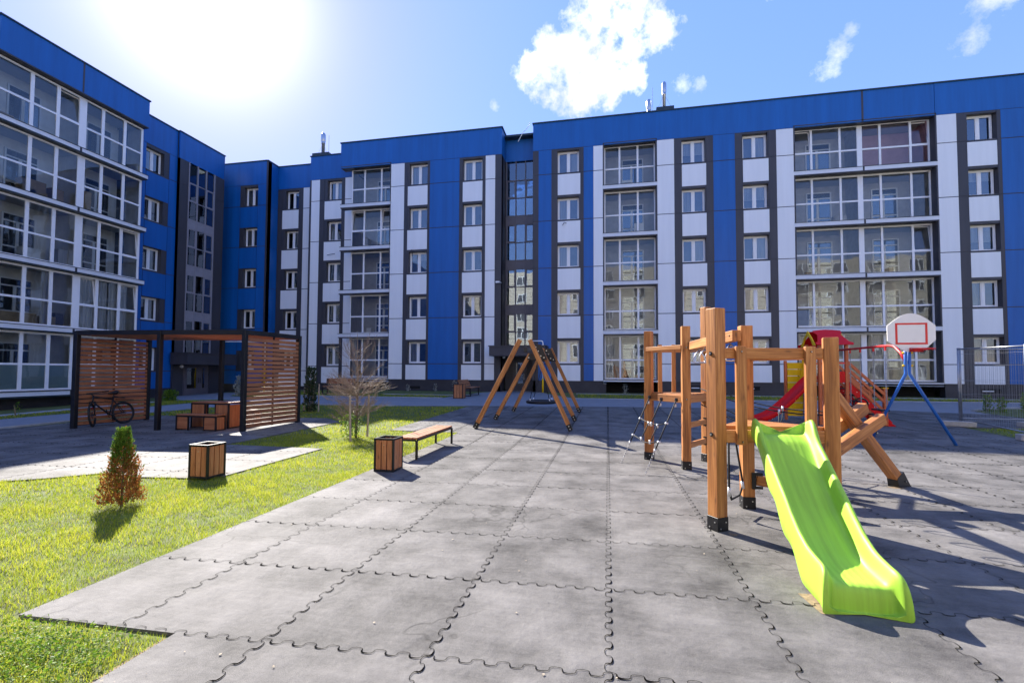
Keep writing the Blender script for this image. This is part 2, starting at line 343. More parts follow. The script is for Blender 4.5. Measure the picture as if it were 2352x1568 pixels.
# ground materials
def ground_rubber():
    mt = bpy.data.materials.new('rubber_tile'); mt.use_nodes = True; t = mt.node_tree; b = t.nodes['Principled BSDF']; N = t.nodes.new; L = t.links.new
    tcn = N('ShaderNodeTexCoord'); o = tcn.outputs['Object']
    def noise(s, d=3, rg=.6, st=(1, 1, 1), rot=0, off=(0,0,0)):
        mp = N('ShaderNodeMapping'); L(o, mp.inputs[0]); mp.inputs['Scale'].default_value = st; mp.inputs['Rotation'].default_value = (0, 0, rot); mp.inputs['Location'].default_value = off
        n = N('ShaderNodeTexNoise'); n.inputs['Scale'].default_value = s; n.inputs['Detail'].default_value = d; n.inputs['Roughness'].default_value = rg; L(mp.outputs[0], n.inputs['Vector']); return n.outputs['Fac']
    def mth(op, x, y, cl=False):
        n = N('ShaderNodeMath'); n.operation = op; n.use_clamp = cl
        for i, v in enumerate((x, y)):
            if isinstance(v, (int, float)): n.inputs[i].default_value = v
            elif v is not None: L(v, n.inputs[i])
        return n.outputs[0]
    sep = N('ShaderNodeSeparateXYZ'); L(o, sep.inputs[0])
    tx = mth('FLOOR', sep.outputs[0], 0); ty = mth('FLOOR', mth('SUBTRACT', mth('SUBTRACT', sep.outputs[1], .6), mth('MULTIPLY', sep.outputs[0], .05)), 0)
    cmb = N('ShaderNodeCombineXYZ'); L(tx, cmb.inputs[0]); L(ty, cmb.inputs[1])
    wn = N('ShaderNodeTexWhiteNoise'); L(cmb.outputs[0], wn.inputs[0])
    smudge_light = noise(1.7, 5, .62); speck = noise(190, 2, .8); mid = noise(28, 3, .7); scuff = noise(2.2, 6, .7, (1, 9, 1), .6, (3, 3, 0))
    v = mth('ADD', mth('MULTIPLY', smudge_light, 1.7), mth('MULTIPLY', speck, 1.5))  # broad noise: dark smudges plus soft light variation put into the colour
    v = mth('ADD', v, mth('MULTIPLY', mid, .35)); v = mth('ADD', v, mth('MULTIPLY', wn.outputs[0], .22)); v = mth('ADD', v, mth('MULTIPLY', scuff, .45))
    r = N('ShaderNodeMapRange'); L(v, r.inputs[0]); r.inputs[1].default_value = 1.62; r.inputs[2].default_value = 2.66; r.inputs[3].default_value = .05; r.inputs[4].default_value = .23
    # dark rubbed marks: thin wandering lines
    wpn = N('ShaderNodeTexNoise'); wpn.inputs['Scale'].default_value = 1.3; wpn.inputs['Detail'].default_value = 3; L(o, wpn.inputs['Vector'])
    va = N('ShaderNodeVectorMath'); va.operation = 'MULTIPLY_ADD'; L(wpn.outputs['Color'], va.inputs[0]); va.inputs[1].default_value = (1.6, 1.6, 0); L(o, va.inputs[2])
    vo = N('ShaderNodeTexVoronoi'); vo.feature = 'DISTANCE_TO_EDGE'; vo.inputs['Scale'].default_value = .55; L(va.outputs[0], vo.inputs['Vector'])
    ln = N('ShaderNodeMapRange'); L(vo.outputs['Distance'], ln.inputs[0]); ln.inputs[1].default_value = .0; ln.inputs[2].default_value = .009; ln.inputs[3].default_value = .62; ln.inputs[4].default_value = 1.0
    brk = N('ShaderNodeMapRange'); L(noise(.9, 2, .5, off=(9, 2, 0)), brk.inputs[0]); brk.inputs[1].default_value = .48; brk.inputs[2].default_value = .6
    lm_ = N('ShaderNodeMix'); L(brk.outputs[0], lm_.inputs[0]); lm_.inputs[2].default_value = 1.0; L(ln.outputs[0], lm_.inputs[3])
    rr = N('ShaderNodeMath'); rr.operation = 'MULTIPLY'; L(r.outputs[0], rr.inputs[0]); L(lm_.outputs[0], rr.inputs[1]); r = rr
    cc_ = N('ShaderNodeCombineColor'); L(mth('MULTIPLY', r.outputs[0], 1.05), cc_.inputs[0]); L(mth('MULTIPLY', r.outputs[0], .99), cc_.inputs[1]); L(mth('MULTIPLY', r.outputs[0], .92), cc_.inputs[2])
    L(cc_.outputs[0], b.inputs['Base Color']); b.inputs['Roughness'].default_value = .68; b.inputs['Specular IOR Level'].default_value = .1
    bp = N('ShaderNodeBump'); bp.inputs['Strength'].default_value = .55; bp.inputs['Distance'].default_value = .004; L(mth('ADD', speck, mth('MULTIPLY', mid, .5)), bp.inputs['Height'])
    bp2 = N('ShaderNodeBump'); bp2.inputs['Strength'].default_value = .5; bp2.inputs['Distance'].default_value = .06; L(smudge_light, bp2.inputs['Height']); L(bp.outputs[0], bp2.inputs['Normal']); L(bp2.outputs[0], b.inputs['Normal'])
    return mt
m_rubber = ground_rubber()
m_soil = M('soil', (.08, .08, .03), .95, var=.4, vscale=5, bump=.6, bscale=50, col2=(.15, .19, .03))
m_path = M('grey_paving', (.22, .225, .24), .75, var=.12, vscale=3, bump=.15, bscale=60)
m_sand = M('sand_bed', (.24, .17, .10), .95, var=.3, vscale=30, bump=.5, bscale=120)

m_stakegrit = M('grit', (.38, .31, .22), .9, var=.4, vscale=40)
def leafmat(name, stops, trans=.5, rough=.55):
    mt = bpy.data.materials.new(name); mt.use_nodes = True; t = mt.node_tree; t.nodes.clear(); N = t.nodes.new; L = t.links.new
    out = N('ShaderNodeOutputMaterial'); uv = N('ShaderNodeUVMap'); sp = N('ShaderNodeSeparateXYZ'); L(uv.outputs[0], sp.inputs[0])
    r = N('ShaderNodeValToRGB'); L(sp.outputs[0], r.inputs[0]); el = r.color_ramp.elements
    while len(el) < len(stops): el.new(.5)
    for i, (p, c) in enumerate(stops): el[i].position = p; el[i].color = (*c, 1)
    d = N('ShaderNodeBsdfPrincipled'); d.inputs['Roughness'].default_value = rough; d.inputs['Specular IOR Level'].default_value = .3; L(r.outputs[0], d.inputs['Base Color'])
    tl = N('ShaderNodeBsdfTranslucent'); L(r.outputs[0], tl.inputs[0]); mx = N('ShaderNodeMixShader'); mx.inputs[0].default_value = trans
    L(d.outputs[0], mx.inputs[1]); L(tl.outputs[0], mx.inputs[2]); L(mx.outputs[0], out.inputs[0]); return mt
m_grass = leafmat('grass_blade', [(0, (.15, .22, .01)), (.4, (.30, .37, .02)), (.8, (.47, .48, .05)), (1, (.58, .46, .14))], .55)
m_leaf = leafmat('green_leaf', [(0, (.05, .13, .012)), (.6, (.13, .25, .02)), (1, (.28, .36, .05))], .4)
m_dry = leafmat('dry_thuja', [(0, (.12, .04, .012)), (.6, (.34, .125, .03)), (1, (.52, .24, .07))], .4)
m_thuja = leafmat('thuja_green', [(0, (.035, .09, .01)), (.6, (.11, .2, .02)), (1, (.26, .34, .05))], .35)
m_dkleaf = leafmat('dark_needles', [(0, (.03, .05, .02)), (1, (.08, .11, .05))], .25)
m_pale = leafmat('pale_stalks', [(0, (.25, .25, .2)), (1, (.5, .5, .42))], .3)
m_bark = M('bare_bark', (.2, .15, .11), .85, var=.35, vscale=12)
m_twig = M('pale_twig', (.27, .20, .145), .7, var=.35, vscale=20)

import bmesh
def sheet(name, poly, mat, dz=0.0, thick=0.03, step=1.0, label=None):
    bm = bmesh.new(); vs_ = [bm.verts.new((x, y, 0)) for x, y in poly]; bm.faces.new(vs_)
    xs = [p[0] for p in poly]; ys = [p[1] for p in poly]
    for ax, lo, hi in ((0, min(xs), max(xs)), (1, min(ys), max(ys))):
        k = math.ceil(lo/step)*step
        while k < hi:
            co = [0, 0, 0]; no = [0, 0, 0]; co[ax] = k; no[ax] = 1
            bmesh.ops.bisect_plane(bm, geom=bm.verts[:]+bm.edges[:]+bm.faces[:], plane_co=co, plane_no=no, dist=1e-5); k += step
    bmesh.ops.recalc_face_normals(bm, faces=bm.faces[:])
    if bm.faces[0].normal.z < 0: bmesh.ops.reverse_faces(bm, faces=bm.faces[:])
    be = [e_ for e_ in bm.edges if e_.is_boundary]
    if thick:
        ex = bmesh.ops.extrude_edge_only(bm, edges=be)
        low = [g for g in ex['geom'] if isinstance(g, bmesh.types.BMVert)]
        for v in low: v.co.z = -thick
    for v in bm.verts: v.co.z += gz(v.co.x, v.co.y)+dz
    me = bpy.data.meshes.new(name); bm.to_mesh(me); bm.free(); me.materials.append(mat)
    o = bpy.data.objects.new(name, me); COL.objects.link(o)
    return o
PLAY = [(-2.59, -3), (-2.59, 2.46), (-3.78, 2.43), (-3.78, 11.65), (-5.7, 11.7), (-5.62, 19.0), (1.46, 19.9), (10.6, 20.4), (13.2, 19.6), (13.4, 18.2), (25, 17.9), (25, 15.9), (12.8, 15.7), (9.75, 15.55), (9.55, 13.4), (14, 12.6), (25, 11.5), (25, -3)]
PAD = [(-16.2, -3), (-16.0, 9.8), (-15.5, 12.2), (-14.9, 13.3), (-8.9, 13.75), (-8.0, 13.0), (-8.15, 8.8), (-5.78, 8.78), (-5.72, 6.2), (-6.1, 5.95), (-6.9, 5.85), (-7.7, 5.93), (-8.1, 5.5), (-8.5, 5.2), (-9.5, 3.8), (-11, 2), (-13, 0), (-14, -3)]
PATH1 = [(-19.8, -3), (-19.8, 12.0), (-19.3, 15.5), (-18.6, 18.6), (-18.0, 20.2), (-22.6, 20.9), (-27.2, 24.4), (-27.2, 28.6), (-24.8, 28.6), (-22, 24.0), (-19.2, 22.2), (-16.8, 22.9), (-12, 22.8), (-8.3, 22.9), (-7.5, 27.6), (-6.4, 29.7), (-4.4, 29.7), (-3.4, 27.2), (-1.6, 23.9), (6, 24.2), (13.6, 25.3), (30, 26), (30, 23.8), (18.5, 23.3), (15.0, 22.2), (13.4, 20.9), (13.25, 19.6), (10.6, 20.404), (1.46, 19.904), (-5.62, 19.004), (-8.6, 18.4), (-10, 18.2), (-13, 18.2), (-15.3, 17.3), (-16.0, 15.2), (-16.3, 12.9), (-16.5, 9.5), (-16.6, -3)]
g = MB()
gxs = [-500, -200, -80, -50, -40]+[x for x in range(-34, 36, 2)]+[40, 60, 100, 250, 500]; gys = [-400, -150, -60, -30]+[y for y in range(-20, 36, 2)]+[40, 60, 100, 250, 600]
for i in range(len(gxs)-1):
    for j in range(len(gys)-1):
        q = [(gxs[i], gys[j]), (gxs[i+1], gys[j]), (gxs[i+1], gys[j+1]), (gxs[i], gys[j+1])]
        g.face([(x, y, gz(x, y)-.020) for x, y in q])
struct(g.build('ground', m_soil))
struct(sheet('courtyard_bounce_paving', [(-24, -16.9), (40, -16.9), (40, -3.05), (-24, -3.05)], M('pale_paving', (.42, .41, .39), .8, var=.1, vscale=2), 0.0, .03, 8))  # unseen ground behind the camera, added pale to bounce sunlight onto the facades
struct(sheet('playground_rubber_paving', PLAY, m_rubber, 0.0, .045))
struct(sheet('pavilion_rubber_paving', PAD, m_rubber, 0.002, .045))
struct(sheet('path', PATH1, m_path, -0.004, .04))

# interlocking seams between the rubber tiles
def inpoly(x, y, poly):
    c = False; n = len(poly); j = n-1
    for i in range(n):
        xi, yi = poly[i]; xj, yj = poly[j]
        if (yi > y) != (yj > y) and x < (xj-xi)*(y-yi)/(yj-yi)+xi: c = not c
        j = i
    return c
def seams(name, poly, x0, x1, y0, y1, xoff, yoff, shear, fine):
    g = MB(); rnd = random.Random(3)
    def row(kind, k):
        a0, a1 = (x0, x1) if kind == 'r' else (y0, y1)
        per = 1/7; t = a0; pts = []
        while t < a1:
            dist = math.hypot(t, k) if kind == 'r' else math.hypot(k, t)
            n = 14 if dist < 8 else (8 if dist < 13 else 4)
            for i in range(n):
                ph = 2*math.pi*i/n
                am = .0165; along = t+per*i/n - .02*math.sin(2*ph)*.62; off = am*math.sin(ph)*1.35
                wv = math.sin(ph+1.0); pts.append((along, off, max(0, wv) if kind == 'c' else max(0, -math.sin(ph+.6))))
            t += per
        seg = {}
        for i in range(len(pts)-1):
            (a_, o1, w1), (b_, o2, w2) = pts[i], pts[i+1]
            cell = math.floor(a_)
            if cell not in seg: seg[cell] = rnd.choice([.003, .0055, .0075, .009])
            wb = seg[cell]
            if kind == 'r':
                P = Vector((a_, k+shear*a_+o1, 0)); Q = Vector((b_, k+shear*b_+o2, 0))
            else:
                P = Vector((k+o1, a_, 0)); Q = Vector((k+o2, b_, 0))
            if not (inpoly(P.x, P.y, poly) and inpoly(Q.x, Q.y, poly)): continue
            d = (Q-P)
            if d.length < 1e-6: continue
            far = max(1.0, P.length/7.0)
            d.normalize(); nn = Vector((-d.y, d.x, 0)); wa, wc = (.0034+wb*w1)*far, (.0034+wb*w2)*far
            c = [P-nn*wa/2, Q-nn*wc/2, Q+nn*wc/2, P+nn*wa/2]
            g.face([(v.x, v.y, gz(v.x, v.y)+.0045) for v in c])
    k = math.ceil(x0-xoff)+xoff
    while k < x1: row('c', k); k += 1
    k = y0+yoff
    while k < y1: row('r', k); k += 1
    o = g.build(name, m_rubber_seam); o['kind'] = 'structure'; return o
seams('playground_tile_seams', PLAY, -5.6, 14, -.3, 20.2, 0.0, .9, .05, 1)
seams('pavilion_tile_seams', PAD, -15.9, -5.9, -.2, 13.6, .28, .85, .05, 1)
# sandy bedding that shows beside the slide and the posts, and the strip along the tile edge
for nm, pl in (('sand_patch', [(1.35, 3.83), (1.47, 3.84), (1.46, 3.50), (1.39, 3.55)]), ('sand_patch', [(1.17, 5.1), (1.26, 5.1), (1.24, 5.02), (1.18, 5.03)]), ('sand_patch', [(3.86, 7.66), (4.08, 7.68), (4.1, 7.58), (3.92, 7.56)])):
    struct(sheet(nm, pl, m_sand, .003 if True else 0, 0, 5))
struct(sheet('soil_edge', [(-3.815, 2.5), (-3.79, 2.44), (-3.79, 11.6), (-3.81, 11.6), (-3.83, 8), (-3.81, 6), (-3.835, 4), (-3.82, 2.6)], m_soil, -.012, .02))
struct(sheet('soil_edge', [(-2.60, -3), (-2.60, 2.42), (-2.63, 2.42), (-2.66, -3)], m_sand, -.014, .02))
# kerbs along the path
def kerb(pts, w=.08, h=.05):
    g = MB()
    for p, q in zip(pts, pts[1:]):
        n = max(1, int(math.dist(p, q)/1.0))
        for i in range(n):
            a_ = [p[0]+(q[0]-p[0])*i/n, p[1]+(q[1]-p[1])*i/n]; b_ = [p[0]+(q[0]-p[0])*(i+1)/n, p[1]+(q[1]-p[1])*(i+1)/n]
            b_ = [b_[0]+(a_[0]-b_[0])*.008, b_[1]+(a_[1]-b_[1])*.008]
            g.bar((a_[0], a_[1], gz(*a_)-.02), (b_[0], b_[1], gz(*b_)-.02), w, h+.04)
    return struct(g.build('kerb', m_kerb))
kerb([(-1.6, 23.9), (6, 24.2), (13.6, 25.3), (28, 25.9)]); kerb([(28, 27.6), (-1.8, 27.6)]); kerb([(-12.6, 24.9), (-8.3, 24.9)])
kerb([(-16.8, 22.9), (-12, 22.8), (-8.3, 22.9)]); kerb([(-8.6, 18.35), (-10, 18.15), (-13, 18.15), (-15.3, 17.2)])
kerb([(13.4, 18.25), (25, 18.0)], .1, .1); kerb([(13.5, 20.9), (15.0, 22.15), (18.5, 23.25), (28, 23.75)], .1, .1)
kerb([(-21.9, -2), (-21.9, 13.0), (-22.2, 19.5)], .5, .04); kerb([(-16.4, -3), (-16.3, 9.5), (-16.1, 12.9)])

# ------------------------------------------------------------------ buildings
SILLS = [2.10, 5.06, 8.00, 10.94, 13.87]; ATT = 15.42; TOP = 17.14
class Seg:
    """stretch of facade: plane position, axis ('Y' faces -Y / 'X' faces +X); local u along, d inward"""
    def __init__(s, axis, pos): s.ax = axis; s.p = pos
    def box(s, g, u0, u1, d0, d1, z0, z1, mi=0):
        if s.ax == 'Y': g.box(u0, u1, s.p+d0, s.p+d1, z0, z1, mi)
        else: g.box(s.p-d1, s.p-d0, u0, u1, z0, z1, mi)
    def loc(s, u, z, d=0): return (u, s.p+d, z) if s.ax == 'Y' else (s.p-d, u, z)
    def rz(s): return 0 if s.ax == 'Y' else R(90)
WC = {}
def window_mesh(w, h):
    key = (round(w, 2), round(h, 2))
    if key in WC: return WC[key]
    f = MB(); F_ = .07
    f.box(0, w, 0, .07, 0, F_); f.box(0, w, 0, .07, h-F_, h); f.box(0, F_, 0, .07, F_, h-F_); f.box(w-F_, w, 0, .07, F_, h-F_)
    f.box(w/2-.055, w/2+.055, 0, .07, F_, h-F_)
    for a0, a1 in ((F_, w/2-.055), (w/2+.055, w-F_)):       # sash rims
        f.box(a0, a1, .012, .06, F_, F_+.045); f.box(a0, a1, .012, .06, h-F_-.045, h-F_); f.box(a0, a0+.045, .012, .06, F_+.045, h-F_-.045); f.box(a1-.045, a1, .012, .06, F_+.045, h-F_-.045)
    p = MB()
    for a0, a1 in ((F_+.045, w/2-.1), (w/2+.1, w-F_-.045)): p.face([(a0, .035, F_+.045), (a1, .035, F_+.045), (a1, .035, h-F_-.045), (a0, .035, h-F_-.045)])
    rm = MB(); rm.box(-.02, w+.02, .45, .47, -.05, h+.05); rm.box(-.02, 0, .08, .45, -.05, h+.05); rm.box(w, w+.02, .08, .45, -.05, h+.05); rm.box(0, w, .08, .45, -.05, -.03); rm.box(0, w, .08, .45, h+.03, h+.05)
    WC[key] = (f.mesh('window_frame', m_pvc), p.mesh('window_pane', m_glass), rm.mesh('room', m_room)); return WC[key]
def inst(name, me, parent, loc=(0, 0, 0), rz=0):
    o = bpy.data.objects.new(name, me); COL.objects.link(o); o.location = loc; o.rotation_euler.z = rz; adopt(o, parent); return o
wr = random.Random(11)
def window(seg, root, u0, u1, z0, h=1.4, d=.3, curtain=None):
    f, p, rm = window_mesh(u1-u0, h)
    o = inst('window', f, root, seg.loc(u0, z0, d), seg.rz()); inst('pane', p, o); inst('room', rm, o)
    w = u1-u0
    c = curtain if curtain is not None else wr.choice([0, 0, 0, 1, 2, 3])
    if c in (1, 2):
        g = MB(); a0, a1 = (.08, w*.42) if c == 1 else (w*.58, w-.08); n = 16
        for i in range(n):
            x0_, x1_ = a0+(a1-a0)*i/n, a0+(a1-a0)*(i+1)/n; y_ = lambda k: .17+.02*math.sin(k*2.1)
            g.face([(x0_, y_(i), .05), (x1_, y_(i+1), .05), (x1_, y_(i+1), h-.08), (x0_, y_(i), h-.08)])
        inst('curtain', g.mesh('curtain', m_curt), o)
    elif c == 3:
        g = MB(); hh = wr.uniform(.3, .7)*h
        for k in range(int(hh/.06)): g.box(.1, w-.1, .12, .125, h-.1-.06*k-.05, h-.1-.06*k)
        inst('blind', g.mesh('blind', m_curt), o)
    elif wr.random() < .35:      # tilted sash
        tl = .13; g = MB(); a0, a1 = .07, w/2-.055
        for (p0, p1) in (((a0+.025, 0, .09), (a0+.025, tl, h-.09)), ((a1-.025, 0, .09), (a1-.025, tl, h-.09)), ((a0, tl, h-.1), (a1, tl, h-.1)), ((a0, 0, .1), (a1, 0, .1))):
            g.bar((p0[0], p0[1]+.09, p0[2]), (p1[0], p1[1]+.09, p1[2]), .05, .05, up=(0, 1, 0))
        inst('tilted_sash', g.mesh('tilted_sash', m_pvc), o)
    return o
def wincol(seg, G, root, u0, u1, z, sills, bot, wu0=None, wu1=None, white=True, h=1.40, sizes=None):
    """G = dict of MBs: dark, white, blue"""
    wu0 = u0 if wu0 is None else wu0; wu1 = u1 if wu1 is None else wu1
    lv = list(sills)+[ATT+.0]
    pn_, pm_ = ('white_panel', m_white) if white else ('blue_panel', m_blue)
    for k, zs in enumerate(sills):
        top = zs+.03+h
        window(seg, root, wu0, wu1, zs+.03, h)
        seg.box(G['dark'], wu0, wu1, .0, .3, zs-.05, zs+.03)           # sill board
        if wu0 > u0+.02: seg.box(G['dark'], u0, wu0, .02, .40, zs-.05, top)
        if wu1 < u1-.02: seg.box(G['dark'], wu1, u1, .02, .40, zs-.05, top)
        nxt = lv[k+1]
        if k < len(sills)-1:
            seg.box(G['dark'], u0, u1, .02, .42, top, nxt-.05)
            pnl = MB(); seg.box(pnl, u0+.03, u1-.02, .0, .02, top+.14 if white else top+.02, nxt-.07); pnl.build(pn_, pm_, root)
        else: seg.box(G['dark'], u0, u1, .02, .42, top, ATT-.002)
    seg.box(G['dark'], u0, u1, .02, .42, bot, sills[0]-.05)
    pnl = MB(); seg.box(pnl, u0+.03, u1-.02, 0, .02, bot+.01, sills[0]-.07); pnl.build(pn_, pm_, root)
def strip(seg, G, kind, u0, u1, sills, bot, top=ATT):
    lv = [bot]+list(sills)+[top]
    if kind == 'dark':
        for a_, b_ in zip(lv, lv[1:]): seg.box(G['dark'], u0, u1, .0, .42, a_+.012, b_-.012)
        seg.box(G['dark'], u0+.01, u1-.01, .02, .40, bot, top); return
    seg.box(G['dark'], u0, u1, .02, .42, bot, top)
    g = MB()
    for a_, b_ in zip(lv, lv[1:]): seg.box(g, u0+.006, u1-.006, .0, .02, a_+.022, b_-.022)
    g.build(kind+'_panel_strip', m_white if kind == 'white' else m_blue, G['root'])
def newG(root):
    d = {k: MB() for k in ('dark', 'blue', 'cap', 'core')}; d['root'] = root; return d
def part(seg, name, mt, root, *a):
    g = MB(); seg.box(g, *a); return g.build(name, mt, root)
def flushG(G, root):
    for k, nm, mt in (('dark', 'dark_cladding', m_dark), ('blue', 'blue_cladding', m_blue), ('cap', 'parapet_cap', m_cap), ('core', 'wall', m_dark)):
        if G[k].v: G[k].build(nm, mt, root)
def attic(seg, G, u0, u1, d0=0.0, top=TOP, bot=ATT, joints=(), ov=.05):
    us = [u0]+sorted(joints)+[u1]
    for a_, b_ in zip(us, us[1:]): seg.box(G['blue'], a_+.012, b_-.012, d0, .1+d0, bot, top)
    seg.box(G['core'], u0+.02, u1-.02, d0+.1, d0+.6, bot, top-.02)
    part(seg, 'parapet_cap', m_cap, G['root'], u0-.04, u1+.04, d0-ov, d0+.65, top, top+.07)

S_WIDE = False
def loggia(seg, root, u0, u1, z0, z1, mull, wide=(), frac=.56, d=.45, depth=1.5, rw=m_wallin, tilt=(), doors=1, side=False, frost=False, items=0, cur=()):
    """glazed balcony: white frame + panes + the room behind with its back wall, floor, ceiling and inner balcony door"""
    W = u1-u0; H = z1-z0; o = MB()
    xs = [0]+[x-u0 for x in mull]+[W]
    zt = H*(1-frac)
    o.box(0, W, 0, .07, 0, .08); o.box(0, W, 0, .07, H-.09, H); o.box(0, .08, 0, .07, .08, H-.09); o.box(W-.08, W, 0, .07, .08, H-.09)
    for i, x in enumerate(xs[1:-1]):
        hw = (.13 if i in wide else .055)*(1.3 if S_WIDE else 1)
        o.box(x-hw, x+hw, 0, .07, .08, H-.09)
    o.box(.08, W-.08, .004, .06, zt-.045, zt+.045)
    f = o.build('balcony_glazing', m_pvc, root, loc=seg.loc(u0, z0, d), rz=seg.rz())
    p = MB()
    for i in range(len(xs)-1):
        for (b_, t_) in ((.08, zt-.045), (zt+.045, H-.09)):
            if (i, b_ > .1) in tilt: continue
            p.face([(xs[i]+.05, .04, b_), (xs[i+1]-.05, .04, b_), (xs[i+1]-.05, .04, t_), (xs[i]+.05, .04, t_)])
    inst('pane', p.mesh('pane', m_lglass), f)
    if frost:
        p = MB()
        for i in range(len(xs)-1): p.face([(xs[i]+.05, .05, .08), (xs[i+1]-.05, .05, .08), (xs[i+1]-.05, .05, zt-.045), (xs[i]+.05, .05, zt-.045)])
        inst('frosted_film', p.mesh('film', m_film), f)
    rnd = wr
    for (i, up_) in tilt:
        a0, a1 = xs[i]+.06, xs[i+1]-.06; b_, t_ = (zt+.05, H-.1) if up_ else (.09, zt-.05); g = MB(); tl = .17
        for q0, q1 in (((a0, .05, b_), (a0, .05+tl, t_)), ((a1, .05, b_), (a1, .05+tl, t_)), ((a0, .05+tl, t_), (a1, .05+tl, t_)), ((a0, .05, b_), (a1, .05, b_))): g.bar(q0, q1, .06, .05, up=(0, 1, 0))
        s_ = inst('tilted_sash', g.mesh('tilted_sash', m_pvc), f)
        g = MB(); g.face([(a0, .05, b_), (a1, .05, b_), (a1, .05+tl, t_), (a0, .05+tl, t_)])
        inst('sash_pane', g.mesh('sash_pane', m_lglass), f)
    # room
    r_ = MB(); r_.box(0, W, depth, depth+.05, 0, H); r_.box(-.05, 0, .07, depth+.05, 0, H); r_.box(W, W+.05, .07, depth+.05, 0, H)
    for i in wide: r_.box(xs[i+1]-.08, xs[i+1]+.08, .07, depth, 0, H)
    inst('loggia_walls', r_.mesh('loggia_walls', rw), f)
    r_ = MB(); r_.box(0, W, .07, depth, -.04, 0); r_.box(0, W, .07, depth, H, H+.05); inst('loggia_floor', r_.mesh('loggia_floor', m_ceil), f)
    cells = [0]+[xs[i+1] for i in wide]+[W]
    dr = MB(); dg = MB(); dk = MB()
    for c0, c1 in zip(cells, cells[1:]):
        cw = c1-c0; x0_ = c0+cw*.36 if cw > 2.6 else c0+cw*.3; x1_ = x0_+min(1.35, cw*.45); yy = depth-.06
        for q in ((x0_, x0_+.07, 0, 2.25), (x1_-.07, x1_, 0, 2.25), (x0_+.55, x0_+.68, 0, 1.9)): dr.box(q[0], q[1], yy, yy+.05, q[2], q[3])
        for zz in (.02, .65, 1.85, 2.2): dr.box(x0_+.07, x1_-.07, yy+.004, yy+.05, zz, zz+.07)
        dg.face([(x0_, yy+.03, 0), (x1_, yy+.03, 0), (x1_, yy+.03, 2.25), (x0_, yy+.03, 2.25)])
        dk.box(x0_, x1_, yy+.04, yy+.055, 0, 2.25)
    for c0_, c1_ in cur:
        g = MB(); n_ = int((c1_-c0_)/.05)
        for i in range(n_):
            a0_, a1_ = c0_+(c1_-c0_)*i/n_, c0_+(c1_-c0_)*(i+1)/n_; yy_ = lambda q: .22+.025*math.sin(q*1.9)+.01*math.sin(q*.7)
            g.face([(a0_, yy_(i), .02), (a1_, yy_(i+1), .02), (a1_, yy_(i+1), H-.1), (a0_, yy_(i), H-.1)])
        inst('curtain', g.mesh('curtain', m_curt), f)
    for kx in range(items):
        g = MB(); x0i = wr.uniform(.2, W-1.0); wi, hi = wr.uniform(.25, .8), wr.uniform(.25, .9); g.box(x0i, x0i+wi, .5, .9, 0, hi)
        inst('stored_box', g.mesh('stored_box', wr.choice([m_card, m_curt, m_pvc, m_brown])), f)
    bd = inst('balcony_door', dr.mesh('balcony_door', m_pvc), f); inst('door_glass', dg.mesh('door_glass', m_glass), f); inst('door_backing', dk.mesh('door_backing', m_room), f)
    return f
m_film = M('frosted_film', (.36, .44, .43), .5, var=.04)

# ---- main building along the back
mb = thing('apartment_building', 'long five-storey block with blue roof band and white, blue and charcoal panels', 'building', (0, 30, .3))
G = newG(mb); S = Seg('Y', 28.6); SL = SILLS; B0 = 1.07
def seq(S, items, sills, bot):
    for it in items:
        k = it[0]
        if k in ('dark', 'white', 'blue'): strip(S, G, k, it[1], it[2], sills, bot)
        elif k == 'win': wincol(S, G, mb, it[1], it[2], 0, sills, bot, *(it[3:5] if len(it) > 3 else (None, None)))
seq(S, [('dark', -4.56, -4.2), ('blue', -4.2, -3.39), ('dark', -3.39, -3.03), ('win', -3.03, -1.6, -3.03, -1.70), ('dark', -1.6, -1.42), ('blue', -1.42, -.83), ('white', -.83, -.26),
        ('white', 2.9, 3.87), ('dark', 3.87, 4.27), ('win', 4.27, 5.66, 4.29, 5.60), ('dark', 5.66, 6.03), ('blue', 6.03, 7.21), ('dark', 7.21, 7.60), ('win', 7.60, 9.0, 7.62, 8.95), ('dark', 9.0, 9.39), ('white', 9.39, 10.28),
        ('white', 17.23, 18.14), ('dark', 18.14, 18.57), ('win', 18.57, 19.94, 18.62, 19.92), ('dark', 19.94, 20.11), ('blue', 20.11, 22.6), ('dark', 22.6, 23.0), ('white', 23.0, 24.5)], SL, B0)
attic(S, G, -4.56, 24.5, joints=(13.75, 17.17)); S.box(G['dark'], 13.70, 13.80, -.006, .05, ATT, TOP-.003)
CUR = {(-17, 0): ((.15, .55),), (0, 0): ((.1, .5), (2.3, 2.7)), (10, 2): (), (10, 0): ((.2, 1.1), (3.9, 4.5))}
